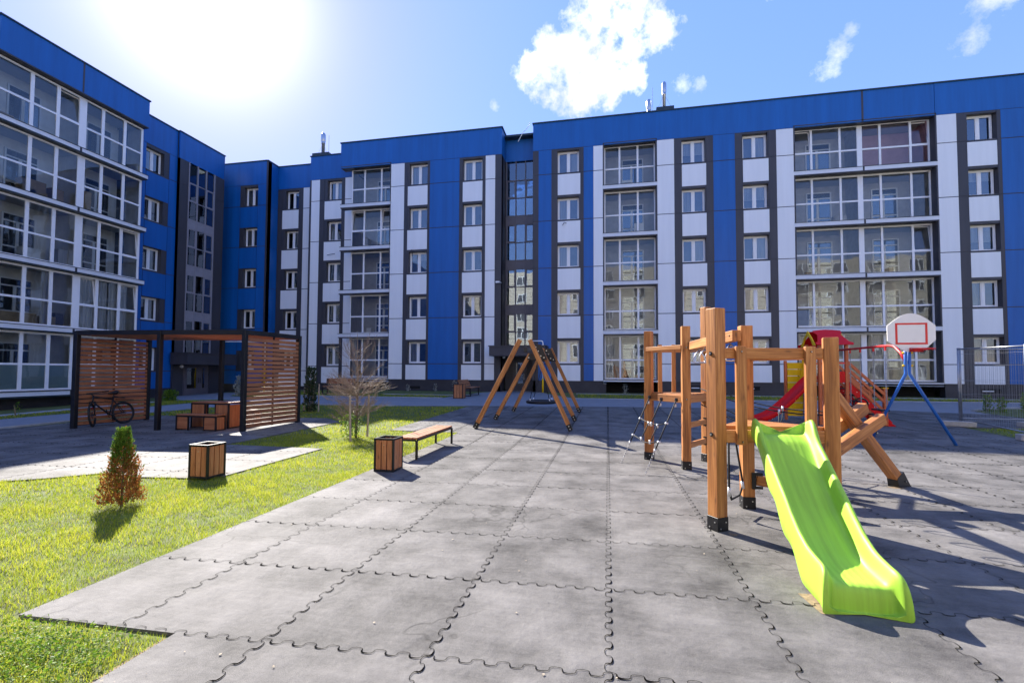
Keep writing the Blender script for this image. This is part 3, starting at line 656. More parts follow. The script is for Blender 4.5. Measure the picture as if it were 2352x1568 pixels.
def loggia_stack(S, u0, u1, mull, wide, sl, tiltmap={}, rooms={}, void=True, splits=(), d=.45, left_over=0, ztop=None, depth=1.5, last=None):
    n = len(sl)
    for k in range(n):
        zb = sl[k]-.93; zt = (sl[k+1]-1.17 if k < n-1 else (ztop or ATT+.12))
        part(S, 'balcony_slab', m_slab, G['root'], u0-left_over, u1, .0, .40, zb-.24, zb-.03)            # white slab edge
        part(S, 'slab_flashing', m_cap, G['root'], u0-left_over-.02, u1+.01, -.012, .42, zb-.03, zb+.0)
        for s_ in splits: S.box(G['dark'], s_-.045, s_+.045, -.004, .02, zb-.245, zb-.033)
        if not left_over: S.box(G['dark'], u0, u0+.07, -.006, d+.08, zb, zt)
        S.box(G['dark'], u1-.07, u1, -.006, d+.08, zb, zt)
        S.box(G['dark'], u0-left_over, u1, .012, d, zt, sl[k+1]-1.17 if k < n-1 else zt+.1)
        S.box(G['dark'], u0-left_over+.01, u1-.01, -.006, .45, zt-.06, zt+.0)
        gu0 = u0+(.0 if left_over else .07)
        loggia(S, mb if S.ax == 'Y' else wb, gu0, u1-.07, zb+.02, zt-.06, mull, wide, tilt=tiltmap.get(k, ()), rw=rooms.get(k, m_wallin), d=d, depth=depth, frost=(last == 'frost' and k == 0), items=wr.choice([0, 1, 1, 2]), cur=CUR.get((round(u0), k), ()))
loggia_stack(S, -.26, 2.9, (.74, 1.81), (), SL)
loggia_stack(S, 10.28, 17.23, (11.35, 12.8, 13.78, 14.78, 16.25), (2,), SL, {4: ((0, True), (5, True)), 2: ((5, True),), 1: ((0, False),)}, {}, splits=(13.75,))
# pink painted half of the top right loggia
pk = MB(); pk.box(13.86, 17.1, 30.48, 30.50, 12.97, 15.45); pk.box(17.07, 17.085, 29.13, 30.5, 12.97, 15.45); pk.build('pink_wall', m_pink, mb)
part(S, 'balcony_slab', m_slab, G['root'], -.26, 2.9, 0, .4, B0-.12, B0-.02) ; 
# plinth with vents and the black voids below the loggias
for a_, b_ in ((-4.56, -.1), (3.0, 10.3), (17.3, 24.5)): part(S, 'plinth', m_plinth, G['root'], a_, b_, .05, .5, -.2, B0)
for a_, b_ in ((-.1, 3.0), (10.3, 17.3)):
    vd = MB(); S.box(vd, a_, b_, .9, 1.0, -.2, B0-.1); S.box(vd, a_, b_, .0, .9, B0-.14, B0-.12); vd.build('plinth_void', m_void, mb)
part(S, 'balcony_slab', m_slab, G['root'], 10.28, 17.23, 0, .4, B0-.1, B0+.0)
for a_, b_ in ((4.7, 5.43), (7.6, 8.35), (18.9, 19.76)):
    v = MB(); S.box(v, a_, b_, .02, .2, .64, .82); S.box(v, a_-.03, b_+.03, 0, .06, .82, .85); v.build('vent_opening', m_void, mb)
    v = MB(); S.box(v, a_+.02, a_+(b_-a_)*.62, .01, .05, .70, .76); v.build('vent_flap', m_slab, mb)
# central block
seq(S, [('white', -14.17, -13.17), ('dark', -13.17, -12.95), ('win', -12.95, -11.52, -12.81, -11.55), ('dark', -11.52, -11.38), ('blue', -11.38, -9.36), ('dark', -9.36, -9.16), ('win', -9.16, -7.8, -9.12, -7.84), ('dark', -7.8, -7.62), ('white', -7.62, -6.98), ('dark', -6.98, -6.56)], SL, B0)
attic(S, G, -17.86, -6.56)
loggia_stack(S, -17.28, -14.12, (-16.3, -15.06), (), SL, {3: ((0, True), (2, True))}, left_over=.55, d=.5, depth=1.6)
part(S, 'balcony_slab', m_slab, G['root'], -17.83, -14.12, 0, .4, B0-.1, B0)
for a_, b_ in ((-14.12, -6.56),): part(S, 'plinth', m_plinth, G['root'], a_, b_, .05, .5, -.2, B0)
part(S, 'plinth', m_plinth, G['root'], -17.8, -14.12, .9, 1.1, -.2, B0)
v = MB(); S.box(v, -12.6, -11.9, .02, .2, .5, .66); v.build('vent_opening', m_void, mb)
# side wall of the recess (faces +X at x=-6.56) and its far twin
SX = Seg('X', -6.56)
for a_, b_ in zip([B0]+SL+[ATT], SL+[ATT]): SX.box(G['dark'], 28.62, 29.8, -.0, .3, a_+.012, b_-.012)
SX.box(G['core'], 28.65, 29.8, .02, .3, -.2, TOP-.05); SX.box(G['blue'], 28.62, 29.8, -.004, .1, ATT, TOP); part(SX, 'parapet_cap', m_cap, mb, 28.6, 29.85, -.06, .4, TOP, TOP+.068)
SX2 = Seg('X', -4.56)
SX2.box(G['core'], 28.65, 29.85, -.2, -.02, -.2, TOP-.05)
# stairwell curtain wall in the recess
def curtain_wall(S, u0, u1, z0, z1, fl, parent, mat, top_rows=3, d=.0, glass_m=m_glass):
    """three bays; each storey: two rows of panes and a spandrel"""
    w = (u1-u0)/3; fr = MB(); pn = MB(); sps = []
    fr_x = [u0+w*i for i in range(4)]
    for x in fr_x: S.box(fr, x-.035, x+.035, -.03, .08, z0, z1)
    rows = []; z = z1-.12; first = True
    for k in range(6):
        n = 3 if first else 2
        for r_ in range(n):
            rows.append(('p', z-fl*.39+.0, z)); z -= fl*.40
        rows.append(('s', z-fl*.18, z)); z -= fl*.20; first = False
    for t_, a_, b_ in rows:
        if b_ <= z0+.1: break
        a_ = max(a_, z0+.02)
        for i in range(3):
            x0_, x1_ = fr_x[i]+.035, fr_x[i+1]-.035
            if t_ == 'p':
                S.box(pn, x0_, x1_, .03, .034, a_, b_)
            elif i == 0: sps.append((a_, b_))
        S.box(fr, u0, u1, -.02, .07, a_-.05, a_)
    # opening vents: inner rims
    k = 0
    for t_, a_, b_ in rows:
        if t_ == 'p':
            k += 1
            if k % 2 == 0 and a_ > z0+.3:
                for i in (0, 2):
                    x0_, x1_ = fr_x[i]+.035, fr_x[i+1]-.035
                    S.box(fr, x0_, x0_+.06, -.015, .06, a_, b_); S.box(fr, x1_-.06, x1_, -.015, .06, a_, b_); S.box(fr, x0_+.06, x1_-.06, -.015, .06, a_, a_+.06); S.box(fr, x0_+.06, x1_-.06, -.015, .06, b_-.06, b_)
    bk = MB(); S.box(bk, u0, u1, .9, .95, z0, z1); S.box(bk, u0-.02, u0, .1, .9, z0, z1); S.box(bk, u1, u1+.02, .1, .9, z0, z1)
    for kz in range(6): S.box(bk, u0, u1, .1, .9, z1-1.1-fl*kz, z1-.95-fl*kz)
    f = fr.build('stairwell_glazing', mat, parent); [part(S, 'spandrel', mat, f, u0+.036, u1-.036, .0, .05, a_, b_) for a_, b_ in sps]; bk.build('stair_hall', m_room, f); pn.build('pane', glass_m, f); return f
SR = Seg('Y', 29.8)
curtain_wall(SR, -6.5, -4.6, 3.3, 15.42, 2.93, mb, m_brown)
attic(SR, G, -6.56, -4.56, top=TOP-.0); SR.box(G['core'], -6.56, -4.56, 1.0, 1.2, -.2, ATT)
cn = MB(); SR.box(cn, -6.95, -3.6, -2.6, 0.0, 2.55, 3.12); SR.box(cn, -7.0, -3.55, -2.65, 0.0, 3.12, 3.17); cn.build('entrance_canopy', m_dark, mb)
dd = MB(); SR.box(dd, -6.5, -4.6, -.05, .2, .3, 2.55); ddo = dd.build('entrance_wall', m_plinth, mb)
dd = MB(); SR.box(dd, -6.0, -5.1, -.12, -.055, .34, 2.35); dor = dd.build('entrance_door', m_dark, mb)
dd = MB(); SR.box(dd, -5.78, -5.32, -.135, -.125, .85, 2.2); dd.build('door_glass', m_glass, dor)
dd = MB(); dd.tube([(-5.25, 29.6, 1.1), (-5.25, 29.6, 1.5)], .015); dd.build('door_handle', m_steel, dor)
lm = MB(); lm.lathe([(.05, 0), (.09, -.03), (.09, -.08), (.05, -.12), (.01, -.13)], (-6.3, 28.4, 2.55), 12); lm.build('porch_lamp', m_pvc, mb)
cmr = MB(); cmr.box(-6.85, -6.6, 28.3, 28.4, 7.15, 7.25); cmr.bar((-6.62, 28.4, 7.2), (-6.55, 28.7, 7.2), .04, .04); cmr.build('security_camera', m_pvc, mb)
# P3 recessed stretch, left of the central block
S3 = Seg('Y', 30.0); SL3 = [1.95, 4.97, 7.93, 10.90, 13.85]; B3 = .75
seq(S3, [('white', -21.03, -20.35), ('dark', -20.35, -19.98), ('win', -19.98, -18.6, -19.74, -18.62), ('dark', -18.6, -18.34), ('white', -18.34, -17.3)], SL3, B3)
S3.box(G['dark'], -21.14, -21.03, 0, .4, B3, ATT); attic(S3, G, -21.14, -17.2); part(S3, 'plinth', m_plinth, G['root'], -21.14, -17.2, .05, .5, -.3, B3)
# P4 further back, P5 corner block
S4 = Seg('Y', 31.1); SL4 = [1.62, 4.68, 7.72, 10.77, 13.83]; B4 = .45
seq(S4, [('dark', -24.76, -24.27), ('win', -24.27, -22.84, -23.99, -22.86), ('dark', -22.84, -22.47), ('white', -22.47, -21.95), ('dark', -21.95, -21.14)], SL4, B4)
attic(S4, G, -24.76, -21.1); part(S4, 'plinth', m_plinth, G['root'], -24.76, -21.1, .05, .5, -.4, B4)
S5 = Seg('Y', 29.93)
strip(S5, G, 'blue', -25.42, -24.73, SL4, .6); strip(S5, G, 'dark', -24.73, -24.63, SL4, .6, TOP-.02)
strip(S5, G, 'blue', -30.5, -26.95, SL4, .6)
wincol(S5, G, mb, -26.95, -25.42, 0, SL4, .6, -26.60, -25.44, white=False)
attic(S5, G, -30.5, -24.73); part(S5, 'plinth', m_plinth, G['root'], -30.5, -24.63, .05, .5, -.4, .6)
S5X = Seg('X', -24.63)
for a_, b_ in zip([.6]+SL4+[ATT], SL4+[TOP]): S5X.box(G['blue'], 30.0, 31.08, -.0, .2, a_+.012, b_-.012)
S5X.box(G['core'], 29.96, 31.1, .01, .4, -.4, TOP-.05); part(S5X, 'parapet_cap', m_cap, mb, 29.9, 31.1, -.05, .4, TOP, TOP+.068)
# roofs
rf = MB(); rf.box(-30, 24.5, 31.8, 44, 16.9, 16.95); rf.box(-17.8, 24.5, 29.3, 31.8, 16.85, 16.9); rf.box(-30, -24.7, 30.6, 31.8, 16.86, 16.9); rf.build('roof', m_cap, mb)
bk = MB(); bk.box(-30, 24.5, 43.6, 44, -.3, 16.9); bk.box(24.3, 24.5, 28.8, 43.6, -.3, 16.85); bk.build('rear_wall', m_dark, mb)
# flues on the roof
def flue(x, y, z0, zt, r, base=None):
    h = zt-z0; f = MB(); hd = min(.85, h*.5)
    f.lathe([(r, 0), (r, h-hd), (r*1.25, h-hd+.02), (r*1.25, h-hd+.06), (r*.9, h-hd+.08), (r*1.4, h-hd+.2), (r*1.4, h-.12), (r*1.1, h-.05), (r*.9, h)], (x, y, z0), 14)
    f.lathe([(r*1.12, .25*h), (r*1.12, .25*h+.04)], (x, y, z0), 14)
    o = f.build('flue', m_steel, mb, smooth=True)
    if base: bb = MB(); bb.box(*base); bb.build('flue_base', m_cap, o)
    w = MB()
    for dx, dy in ((-1.1, -.3), (1.2, -.3), (.1, 1.4)): w.tube([(x, y, zt-.75), (x+dx, y+dy, z0-.4)], .006, 4)
    w.build('guy_wire', m_galv, o)
flue(3.55, 30.5, 16.95, 20.03, .105, (3.03, 4.09, 30.0, 31.0, 16.9, 18.2)); flue(2.62, 30.6, 16.95, 19.05, .115)
ant = MB(); ant.tube([(2.86, 30.6, 16.9), (2.86, 30.6, 19.85)], .012, 6); ant.build('antenna_rod', m_galv, mb)
flue(-21.5, 32.0, 16.95, 19.95, .13, (-22.1, -20.7, 31.5, 32.5, 16.9, 18.2))
ant = MB(); ant.tube([(-20.95, 31.9, 18.0), (-20.95, 31.9, 19.7)], .012, 6); ant.build('antenna_rod', m_galv, mb)
cb = MB(); cb.tube([(-4.75, 28.5, 17.2), (-4.85, 28.45, 16.9), (-5.2, 28.5, 16.6), (-5.5, 28.55, 16.1)], .02, 6); cb.build('loose_cable', m_pvc, mb)
for pp in ([(-12.62, 28.55, 9.5), (-12.55, 28.5, 9.55), (-12.5, 28.52, 9.4), (-12.52, 28.52, 9.1)], [(-2.7, 28.55, 10.6), (-2.6, 28.5, 10.75), (-2.45, 28.5, 10.7)], [(-19.6, 29.9, 9.85), (-19.3, 29.9, 9.9), (-19.0, 29.9, 9.92)]):
    cb = MB(); cb.tube(pp, .02, 5); cb.build('loose_cable', m_metal, mb)
# gas risers
def gas(pts, split, root):
    y = MB(); y.tube(pts[:split+1], [.055]*(split+1), 10); w = MB(); w.tube(pts[split:], .04, 8)
    o = y.build('gas_riser', m_yel, root, smooth=True); w.build('white_pipe', m_pvc, o, smooth=True)
gas([(-3.86, 28.3, .3), (-3.86, 28.3, 1.2), (-3.86, 28.3, 1.6), (-3.86, 28.3, 3.38), (-3.89, 28.3, 3.46), (-3.97, 28.3, 3.49), (-4.6, 28.3, 3.49)], 1, mb)
gas([(-24.3, 29.7, -.1), (-24.3, 29.7, 1.95), (-24.3, 29.7, 2.2), (-24.3, 29.7, 3.58), (-24.35, 29.7, 3.68), (-24.45, 29.7, 3.7), (-27.9, 29.6, 3.72), (-28.05, 29.55, 3.66), (-28.08, 29.5, 3.3), (-28.2, 29.5, 3.24), (-29.3, 29.5, 3.24)], 1, mb)
flushG(G, mb)

# ---- left wing
wb = thing('apartment_building', 'left apartment wing with white-framed glazed balconies, blue wall and grey stair tower', 'building', (-28, 18, -.1))
G = newG(wb); SLW = [1.55, 4.62, 7.68, 10.74, 13.78]
S_WIDE = True
SB = Seg('X', -26.0)
def wing_bay(u0, u1, mull, wide, splits, tilts, root, frostlast=True, ext=.12):
    global mb
    n = len(SLW)
    for k in range(n):
        zb = .60+3.055*k; zt = zb+3.055-.28 if k < n-1 else 15.55
        part(SB, 'balcony_slab', m_slab, G['root'], u0, u1+ext, 0, .40, zb-.22, zb-.03); part(SB, 'slab_flashing', m_cap, G['root'], u0-.02, u1+ext+.03, -.02, .42, zb-.03, zb)
        part(SB, 'slab_flashing', m_cap, G['root'], u0, u1+ext, .02, .45, zb-.28, zb-.22)
        for s_ in splits: SB.box(G['dark'], s_-.05, s_+.05, -.004, .03, zb-.225, zb-.033)
        loggia(SB, root, u0+.05, u1, zb+.02, zt-.02, mull, wide, d=.32, depth=1.4, tilt=tilts.get(k, ()), frost=(frostlast and k == 0), items=(0, 2, 2, 2, 1)[k], cur={1: ((3.75, 5.2), (5.3, 6.3), (2.2, 2.7))}.get(k, ()), frac=.55, rw=m_wallw)
        # glazed end return facing the far side
        e_ = MB(); zt2 = zt-.02
        for (a_, b_) in ((-26.42, -26.34), (-27.35, -27.27)): e_.box(a_, b_, u1, u1+.05, zb, zt2)
        e_.box(-27.27, -26.42, u1, u1+.05, zb, zb+.08); e_.box(-27.27, -26.42, u1, u1+.05, zt2-.08, zt2); e_.box(-27.27, -26.42, u1, u1+.05, zb+1.2, zb+1.28)
        e_.build('end_glazing', m_pvc, root)
wing_bay(15.1, 21.85, (16.55, 17.62, 18.72, 19.70, 20.85), (2,), (18.45,), {4: ((2, True),), 3: (), 2: ((5, True),), 1: ((3, True), (5, True))}, wb)
attic(SB, G, 15.1, 21.94, joints=(18.45,), bot=15.62, d0=0); SB.box(G['dark'], 18.41, 18.49, -.006, .05, 15.64, TOP-.003)
sf = MB(); sf.box(-27.4, -26.0, 15.1, 21.94, 15.56, 15.615); sf.build('soffit', m_dark, wb)
SBe = MB(); SBe.box(-27.4, -26.62, 21.80, 21.94, 15.62, TOP); SBe.build('bay_end', m_blue, wb)
part(SB, 'plinth', m_plinth, G['root'], 15.1, 21.8, .9, 1.1, -.6, .4); part(SB, 'slab_flashing', m_cap, G['root'], 15.1, 21.9, .0, 1.1, .30, .34)
# blue stretch
SW = Seg('X', -27.4)
strip(SW, G, 'blue', 21.6, 23.0, SLW, .45); strip(SW, G, 'blue', 24.55, 25.1, SLW, .45)
wincol(SW, G, wb, 23.0, 24.55, 0, SLW, .45, 23.02, 24.2, white=False)
attic(SW, G, 21.5, 25.1); part(SW, 'plinth', m_plinth, G['root'], 21.5, 25.1, .05, .5, -.6, .45)
# stair tower
ST = Seg('X', -27.25)
strip(ST, G, 'dark', 25.1, 25.84, SLW, -.4); strip(ST, G, 'dark', 27.9, 28.74, SLW, -.4)
attic(ST, G, 25.1, 28.74)
curtain_wall(ST, 25.84, 27.9, 2.7, 15.42, 3.06, wb, m_grey2)
ST.box(G['core'], 25.1, 28.74, 1.0, 1.2, -.6, TOP-.1); ST.box(G['core'], 25.1, 25.16, -.0, 1.0, 2.0, ATT)
kk = MB(); kk.box(-28.3, -27.26, 28.70, 28.76, -.5, TOP); kk.build('tower_end_wall', m_dark, wb)
cn = MB(); ST.box(cn, 24.9, 28.9, -1.3, 0, 1.97, 2.68); ST.box(cn, 24.85, 28.95, -1.35, 0, 2.68, 2.73); cn.build('entrance_canopy', m_dark, wb)
dd = MB(); ST.box(dd, 25.84, 27.9, .05, .2, -.5, 2.0); dd.build('entrance_wall', m_brown, wb)
dd = MB(); ST.box(dd, 25.95, 27.6, .0, .06, -.16, 1.92); dor = dd.build('entrance_door', m_brown, wb)
dd = MB(); ST.box(dd, 26.15, 26.85, -.012, -.004, .4, 1.75); ST.box(dd, 27.35, 27.5, -.012, -.004, .4, 1.75); dd.build('door_glass', m_glass, dor)
dd = MB(); dd.tube([(-27.15, 26.95, .75), (-27.15, 26.95, 1.1)], .018); dd.tube([(-27.15, 27.1, .75), (-27.15, 27.1, 1.1)], .018); dd.build('door_handle', m_metal, dor)
lm = MB(); lm.lathe([(.02, .1), (.09, .07), (.11, 0), (.09, -.07), (.02, -.1)], (-27.0, 25.5, 1.85), 12); lm.build('porch_lamp', m_pvc, wb, smooth=True)
# nearer stretch of the wing (only its end enters the picture)
strip(SW, G, 'dark', 14.2, 15.1, SLW, .45); strip(SW, G, 'blue', -14, 14.2, SLW, .45); attic(SW, G, -14, 15.1); part(SW, 'plinth', m_plinth, G['root'], -14, 15.1, .05, .5, -.6, .45)
rf = MB(); rf.box(-39, -27.8, -14, 28.7, 16.8, 16.85); rf.box(-27.8, -26.5, 15.1, 21.9, 16.8, 16.85); rf.box(-39, -38.8, -14, 28.7, -.5, 16.8); rf.box(-38.8, -27.8, -14, -13.8, -.5, 16.8); rf.build('roof', m_cap, wb)
flushG(G, wb)
# things kept on the wing's balconies
for (x, y0, y1, z, h, mt) in ((-27.0, 17.0, 17.7, 9.8, .9, m_card), (-26.9, 17.9, 18.4, 9.8, .8, m_card), (-26.8, 18.8, 19.6, 9.8, 1.15, m_card), (-26.8, 15.6, 17.4, 3.7, .55, m_card), (-26.8, 17.6, 18.2, 3.7, .5, m_card), (-26.8, 19.0, 20.2, 3.7, .4, m_card)):
    g = MB(); g.box(x-.4, x, y0, y1, z, z+h); o = g.build('cardboard_box', mt)
    tag(o, None, 'box', 'cardboard boxes on the left balconies')
    o['label'] = {(9.8, .9): 'tan cardboard box in the left half of the fourth-storey balcony', (9.8, .8): 'tan cardboard box beside the wide mullion on the fourth-storey balcony', (9.8, 1.15): 'tall tan cardboard panel right of the mullion on the fourth-storey balcony', (3.7, .55): 'long cardboard box at the left on the second-storey balcony', (3.7, .5): 'shorter cardboard box in the middle of the second-storey balcony', (3.7, .4): 'low cardboard box at the right on the second-storey balcony'}[(z, h)]

# ---- beige building across the courtyard (seen only as a reflection in the windows)
m_beige = M('beige_render', (.56, .50, .41), .8, var=.06, vscale=3)
m_beige2 = M('grey_render', (.33, .29, .26), .8, var=.06, vscale=3)
ob = thing('apartment_building', 'beige block across the courtyard, seen mirrored in the lower windows', 'building', (5, -18, 0))
g = MB(); g2 = MB(); j = MB(); fr = MB(); pn = MB()
YB = -17.0; HB = 18.3
xe = -26.0; k = 0
while xe < 44:
    wd = 5.2 if k % 2 == 0 else 4.2; (g if k % 2 == 0 else g2).box(xe, xe+wd, YB-10-(k % 2)*.8, YB-(k % 2)*.8, 0, HB)
    yf = YB-(k % 2)*.8
    for i in range(int(HB/.62)): j.box(xe+.02, xe+wd-.02, yf-.02, yf+.004, .4+i*.62, .43+i*.62)
    for s_ in range(6):
        x0_ = xe+wd/2-.75; z0_ = 1.3+s_*2.95
        if z0_+1.5 > HB: break
        fr.box(x0_-.1, x0_+1.6, yf, yf+.05, z0_-.1, z0_); fr.box(x0_-.1, x0_+1.6, yf, yf+.05, z0_+1.5, z0_+1.65)
        for xx in (x0_-.1, x0_+.7, x0_+1.5): fr.box(xx, xx+.1, yf, yf+.05, z0_, z0_+1.5)
        pn.box(x0_, x0_+1.5, yf+.005, yf+.012, z0_, z0_+1.5)
    xe += wd; k += 1
g.build('beige_wall', m_beige, ob); g2.build('grey_wall', m_beige2, ob); j.build('render_joints', m_plinth, ob); fr.build('window_surround', m_pvc, ob); pn.build('window_glass', m_room, ob)

# ------------------------------------------------------------------ wooden climbing frame with the green slide
A_, B_, F_, C_, D_, E_ = (1.10, 5.20), (1.63, 6.12), (2.25, 5.40), (1.28, 8.30), (.75, 9.10), (1.76, 9.12)
cf = thing('climbing_frame', 'wooden climbing frame of square posts with lime green slide and rope net', 'climbing frame', (1.6, 6.8, 0))
def cen(*p): return (sum(q[0] for q in p)/len(p), sum(q[1] for q in p)/len(p))
c1, c2 = cen(C_, D_, E_), cen(A_, B_, F_)
def post(xy, c, top, w=.135, cap=.135):
    dx, dy = c[0]-xy[0], c[1]-xy[1]; l = math.hypot(dx, dy); up = (dx/l, dy/l, 0)
    g = MB(); g.bar((xy[0], xy[1], cap), (xy[0], xy[1], top), w, w, up=up); o = g.build('post', w_play, cf, bevel=.008, seg=2)
    g = MB(); g.bar((xy[0], xy[1], 0), (xy[0], xy[1], cap+.004), w+.008, w+.008, up=up); s_ = g.build('steel_shoe', m_metal, o, bevel=.002)
    g = MB(); sx = Vector((-dy/l, dx/l, 0)); uv_ = Vector(up)
    for n_ in (sx, -sx, uv_, -uv_):
        t_ = Vector((-n_.y, n_.x, 0))
        for q, zz in ((-.035, .03), (.035, .09)):
            p = Vector((xy[0], xy[1], zz))+n_*(w/2+.003)+t_*q; g.tube([p, p+n_*.006], .008, 8)
    g.build('bolt', m_bolt, o); return o
for p_, c_, t_ in ((A_, c2, 2.27), (B_, c2, 2.17), (F_, c2, 1.97), (C_, c1, 2.38), (D_, c1, 2.37), (E_, c1, 2.80)): post(p_, c_, t_)
def v3(p, z): return Vector((p[0], p[1], z))
def beam(name, p, q, w, h, ins=.06, bolt=True, mat=None, parent=None):
    p, q = Vector(p), Vector(q); d = (q-p).normalized(); p, q = p+d*ins, q-d*ins
    g = MB(); g.bar(p, q, w, h); o = g.build(name, mat or w_play, parent or cf, bevel=.006, seg=2); return o
def bolt_at(p, n, r=.016):
    n = Vector(n).normalized(); p = Vector(p); g = MB(); g.tube([p, p+n*.006], r, 12, 0); g.tube([p+n*.006, p+n*.014], r*.5, 8, 1); return g.build('bolt', [m_metal, m_bolt], cf)
def vn(a_, b_, c):  # outward normal of edge ab away from centre c
    d = Vector((b_[0]-a_[0], b_[1]-a_[1], 0)).normalized(); n = Vector((-d.y, d.x, 0)); mid = Vector(((a_[0]+b_[0])/2-c[0], (a_[1]+b_[1])/2-c[1], 0))
    return n if n.dot(mid) > 0 else -n
# decks: boards cut to the triangle
def deck(P, c, z, dirv, n=9, name='deck'):
    g = MB(); d = Vector((dirv[0], dirv[1], 0)).normalized(); s_ = Vector((-d.y, d.x, 0))
    pr = [Vector((p[0], p[1], 0)) for p in P]; lo = min(s_.dot(p) for p in pr); hi = max(s_.dot(p) for p in pr); w = (hi-lo)/n
    for i in range(n):
        s0, s1 = lo+w*i+.004, lo+w*(i+1)-.004; ends = []
        for s_v in (s0, s1):
            ts = []
            for k in range(3):
                p, q = pr[k], pr[(k+1) % 3]; a0, a1 = s_.dot(p), s_.dot(q)
                if (a0-s_v)*(a1-s_v) <= 0 and abs(a0-a1) > 1e-6: t = (s_v-a0)/(a1-a0); ts.append(d.dot(p+(q-p)*t))
            ends.append((min(ts), max(ts)) if len(ts) > 1 else (d.dot(pr[0]), d.dot(pr[0])+.02))
        c8 = []
        for zz in (z-.035, z):
            for (sv, tt) in ((s0, ends[0][0]), (s0, ends[0][1]), (s1, ends[1][1]), (s1, ends[1][0])):
                v = s_*sv+d*tt; c8.append((v.x, v.y, zz))
        c8 = [c8[0], c8[1], c8[2], c8[3], c8[4], c8[5], c8[6], c8[7]]
        g.hexa(c8, (1.0, w, .035))
    return g.build(name, w_play, cf, bevel=.003)
deck((C_, D_, E_), c1, 1.24, (C_[0]-E_[0]+1.2, C_[1]-E_[1]+.1))
deck((A_, B_, F_), c2, 1.05, (.98, .19))
for p, q, c, z in ((C_, D_, c1, 1.155), (C_, E_, c1, 1.155), (D_, E_, c1, 1.155), (A_, F_, c2, .95), (A_, B_, c2, .95), (B_, F_, c2, .95)):
    beam('deck_beam', v3(p, z), v3(q, z), .05, .13)
n_AF = vn(A_, F_, c2)
beam('rail', v3(A_, 1.805), v3(F_, 1.805), .045, .11); beam('rail', v3(B_, 1.80), v3(F_, 1.80), .045, .11)
for t in (.20, .80):       # the two uprights either side of the slide, bolted outside
    p = Vector((A_[0]+(F_[0]-A_[0])*t, A_[1]+(F_[1]-A_[1])*t, 0))+n_AF*.045
    g = MB(); g.bar(p+Vector((0, 0, .87)), p+Vector((0, 0, 1.875)), .045, .105, up=(F_[0]-A_[0], F_[1]-A_[1], 0)); g.build('upright', w_play, cf, bevel=.006, seg=2)
    for zz in (.90, 1.82): bolt_at(p+n_AF*.023+Vector((0, 0, zz)), n_AF, .009)
# tower one: rail and balusters on the far left edge, flat rail in front
n_DC = vn(C_, D_, c1)
beam('rail', v3(C_, 2.03)+n_DC*.06, v3(D_, 2.03)+n_DC*.06, .05, .075, .02); beam('rail', v3(C_, 2.0), v3(E_, 2.0), .045, .085); beam('rail', v3(D_, 2.02), v3(E_, 2.02), .045, .09)
for t in (.20, .44):
    p = v3(D_, 1.62)+(v3(E_, 1.62)-v3(D_, 1.62))*t; g = MB(); g.bar(p-Vector((0, 0, .43)), p+Vector((0, 0, .5)), .07, .045, up=(0, 1, 0)); g.build('baluster', w_play, cf, bevel=.005)
for zz, bz in ((.72, .0), (.38, .0)):     # ladder rungs between C and E
    beam('rung', v3(C_, zz), v3(E_, zz), .045, .095)
    g = MB(); pe = v3(E_, zz)+(v3(C_, zz)-v3(E_, zz)).normalized()*.085; g.bar(pe-Vector((0, 0, .075)), pe+Vector((0, 0, .075)), .06, .03, up=(0, 1, 0)); g.build('bracket', m_metal, cf)
bolt_at((C_[0]-.0, C_[1]-.069, 2.02), (-.02, -1, 0)); bolt_at((C_[0], C_[1]-.069, 1.16), (-.02, -1, 0))
# monkey-ring beam
ra, rb_ = Vector((1.36, 8.22, 2.045)), Vector((1.50, 5.98, 2.045))
g = MB(); g.bar(ra, rb_, .10, .13); g.build('ring_beam', w_play, cf, bevel=.007, seg=2); bolt_at((1.444, 6.08, 2.05), (-1, -.06, 0), .012)
for t in (.22, .37, .52, .68, .90):
    p = ra+(rb_-ra)*t; g = MB(); g.tube([p+Vector((0, 0, -.05)), p+Vector((0, 0, -.12))], .006, 6)
    c = p+Vector((0, 0, -.12)); u_ = Vector((1, .1, 0)); pts = [c+Vector((a_*u_.x, a_*u_.y, b_)) for a_, b_ in ((0, .03), (.05, -.03), (.095, -.12), (.09, -.15), (.06, -.17), (0, -.175), (-.06, -.17), (-.09, -.15), (-.095, -.12), (-.05, -.03), (0, .03))]
    g.tube(pts, .009, 8); g.build('trapeze_ring', m_steel, cf, smooth=True)
bolt_at((A_[0]-.02, A_[1]-.115+.0, 1.80), (-.6, -.8, 0), .0); 
# bolts on the front post, on the face turned left-front (normal -147 deg)
for zz in (1.80, .97):
    an = R(-147); n_ = Vector((math.cos(an), math.sin(an), 0)); bolt_at(v3(A_, zz)+n_*.068+Vector((-n_.y, n_.x, 0))*-.0, n_, .022)
# rope net on the left side
g = MB(); cn_ = MB()
tops = [Vector((.79, 9.00, 1.15))+n_DC*.05, Vector((.97, 8.74, 1.13))+n_DC*.05, Vector((1.18, 8.42, 1.14))+n_DC*.05]
b0_, b2_ = Vector((.23, 8.61, .0)), Vector((.57, 7.72, .0))
def ropep(a_, b_, t, sag=0): return a_+(b_-a_)*t+Vector((0, 0, -sag))
kn0, kn2 = ropep(tops[0], b0_, .70), ropep(tops[2], b2_, .70)
g.tube([tops[0], kn0], .011, 8); g.tube([tops[2], kn2], .011, 8)
ch = MB(); 
for a_, b_ in ((kn0, b0_), (kn2, b2_)):
    L_ = (b_-a_).length; n = int(L_/.028)
    for i in range(n):
        c = a_+(b_-a_)*((i+.5)/n); dd_ = (b_-a_).normalized(); ch.ring(c, dd_.cross(Vector((1, 0, 0))) if i % 2 else dd_.cross(dd_.cross(Vector((1, 0, 0)))), .012, .0035, 10, 5)
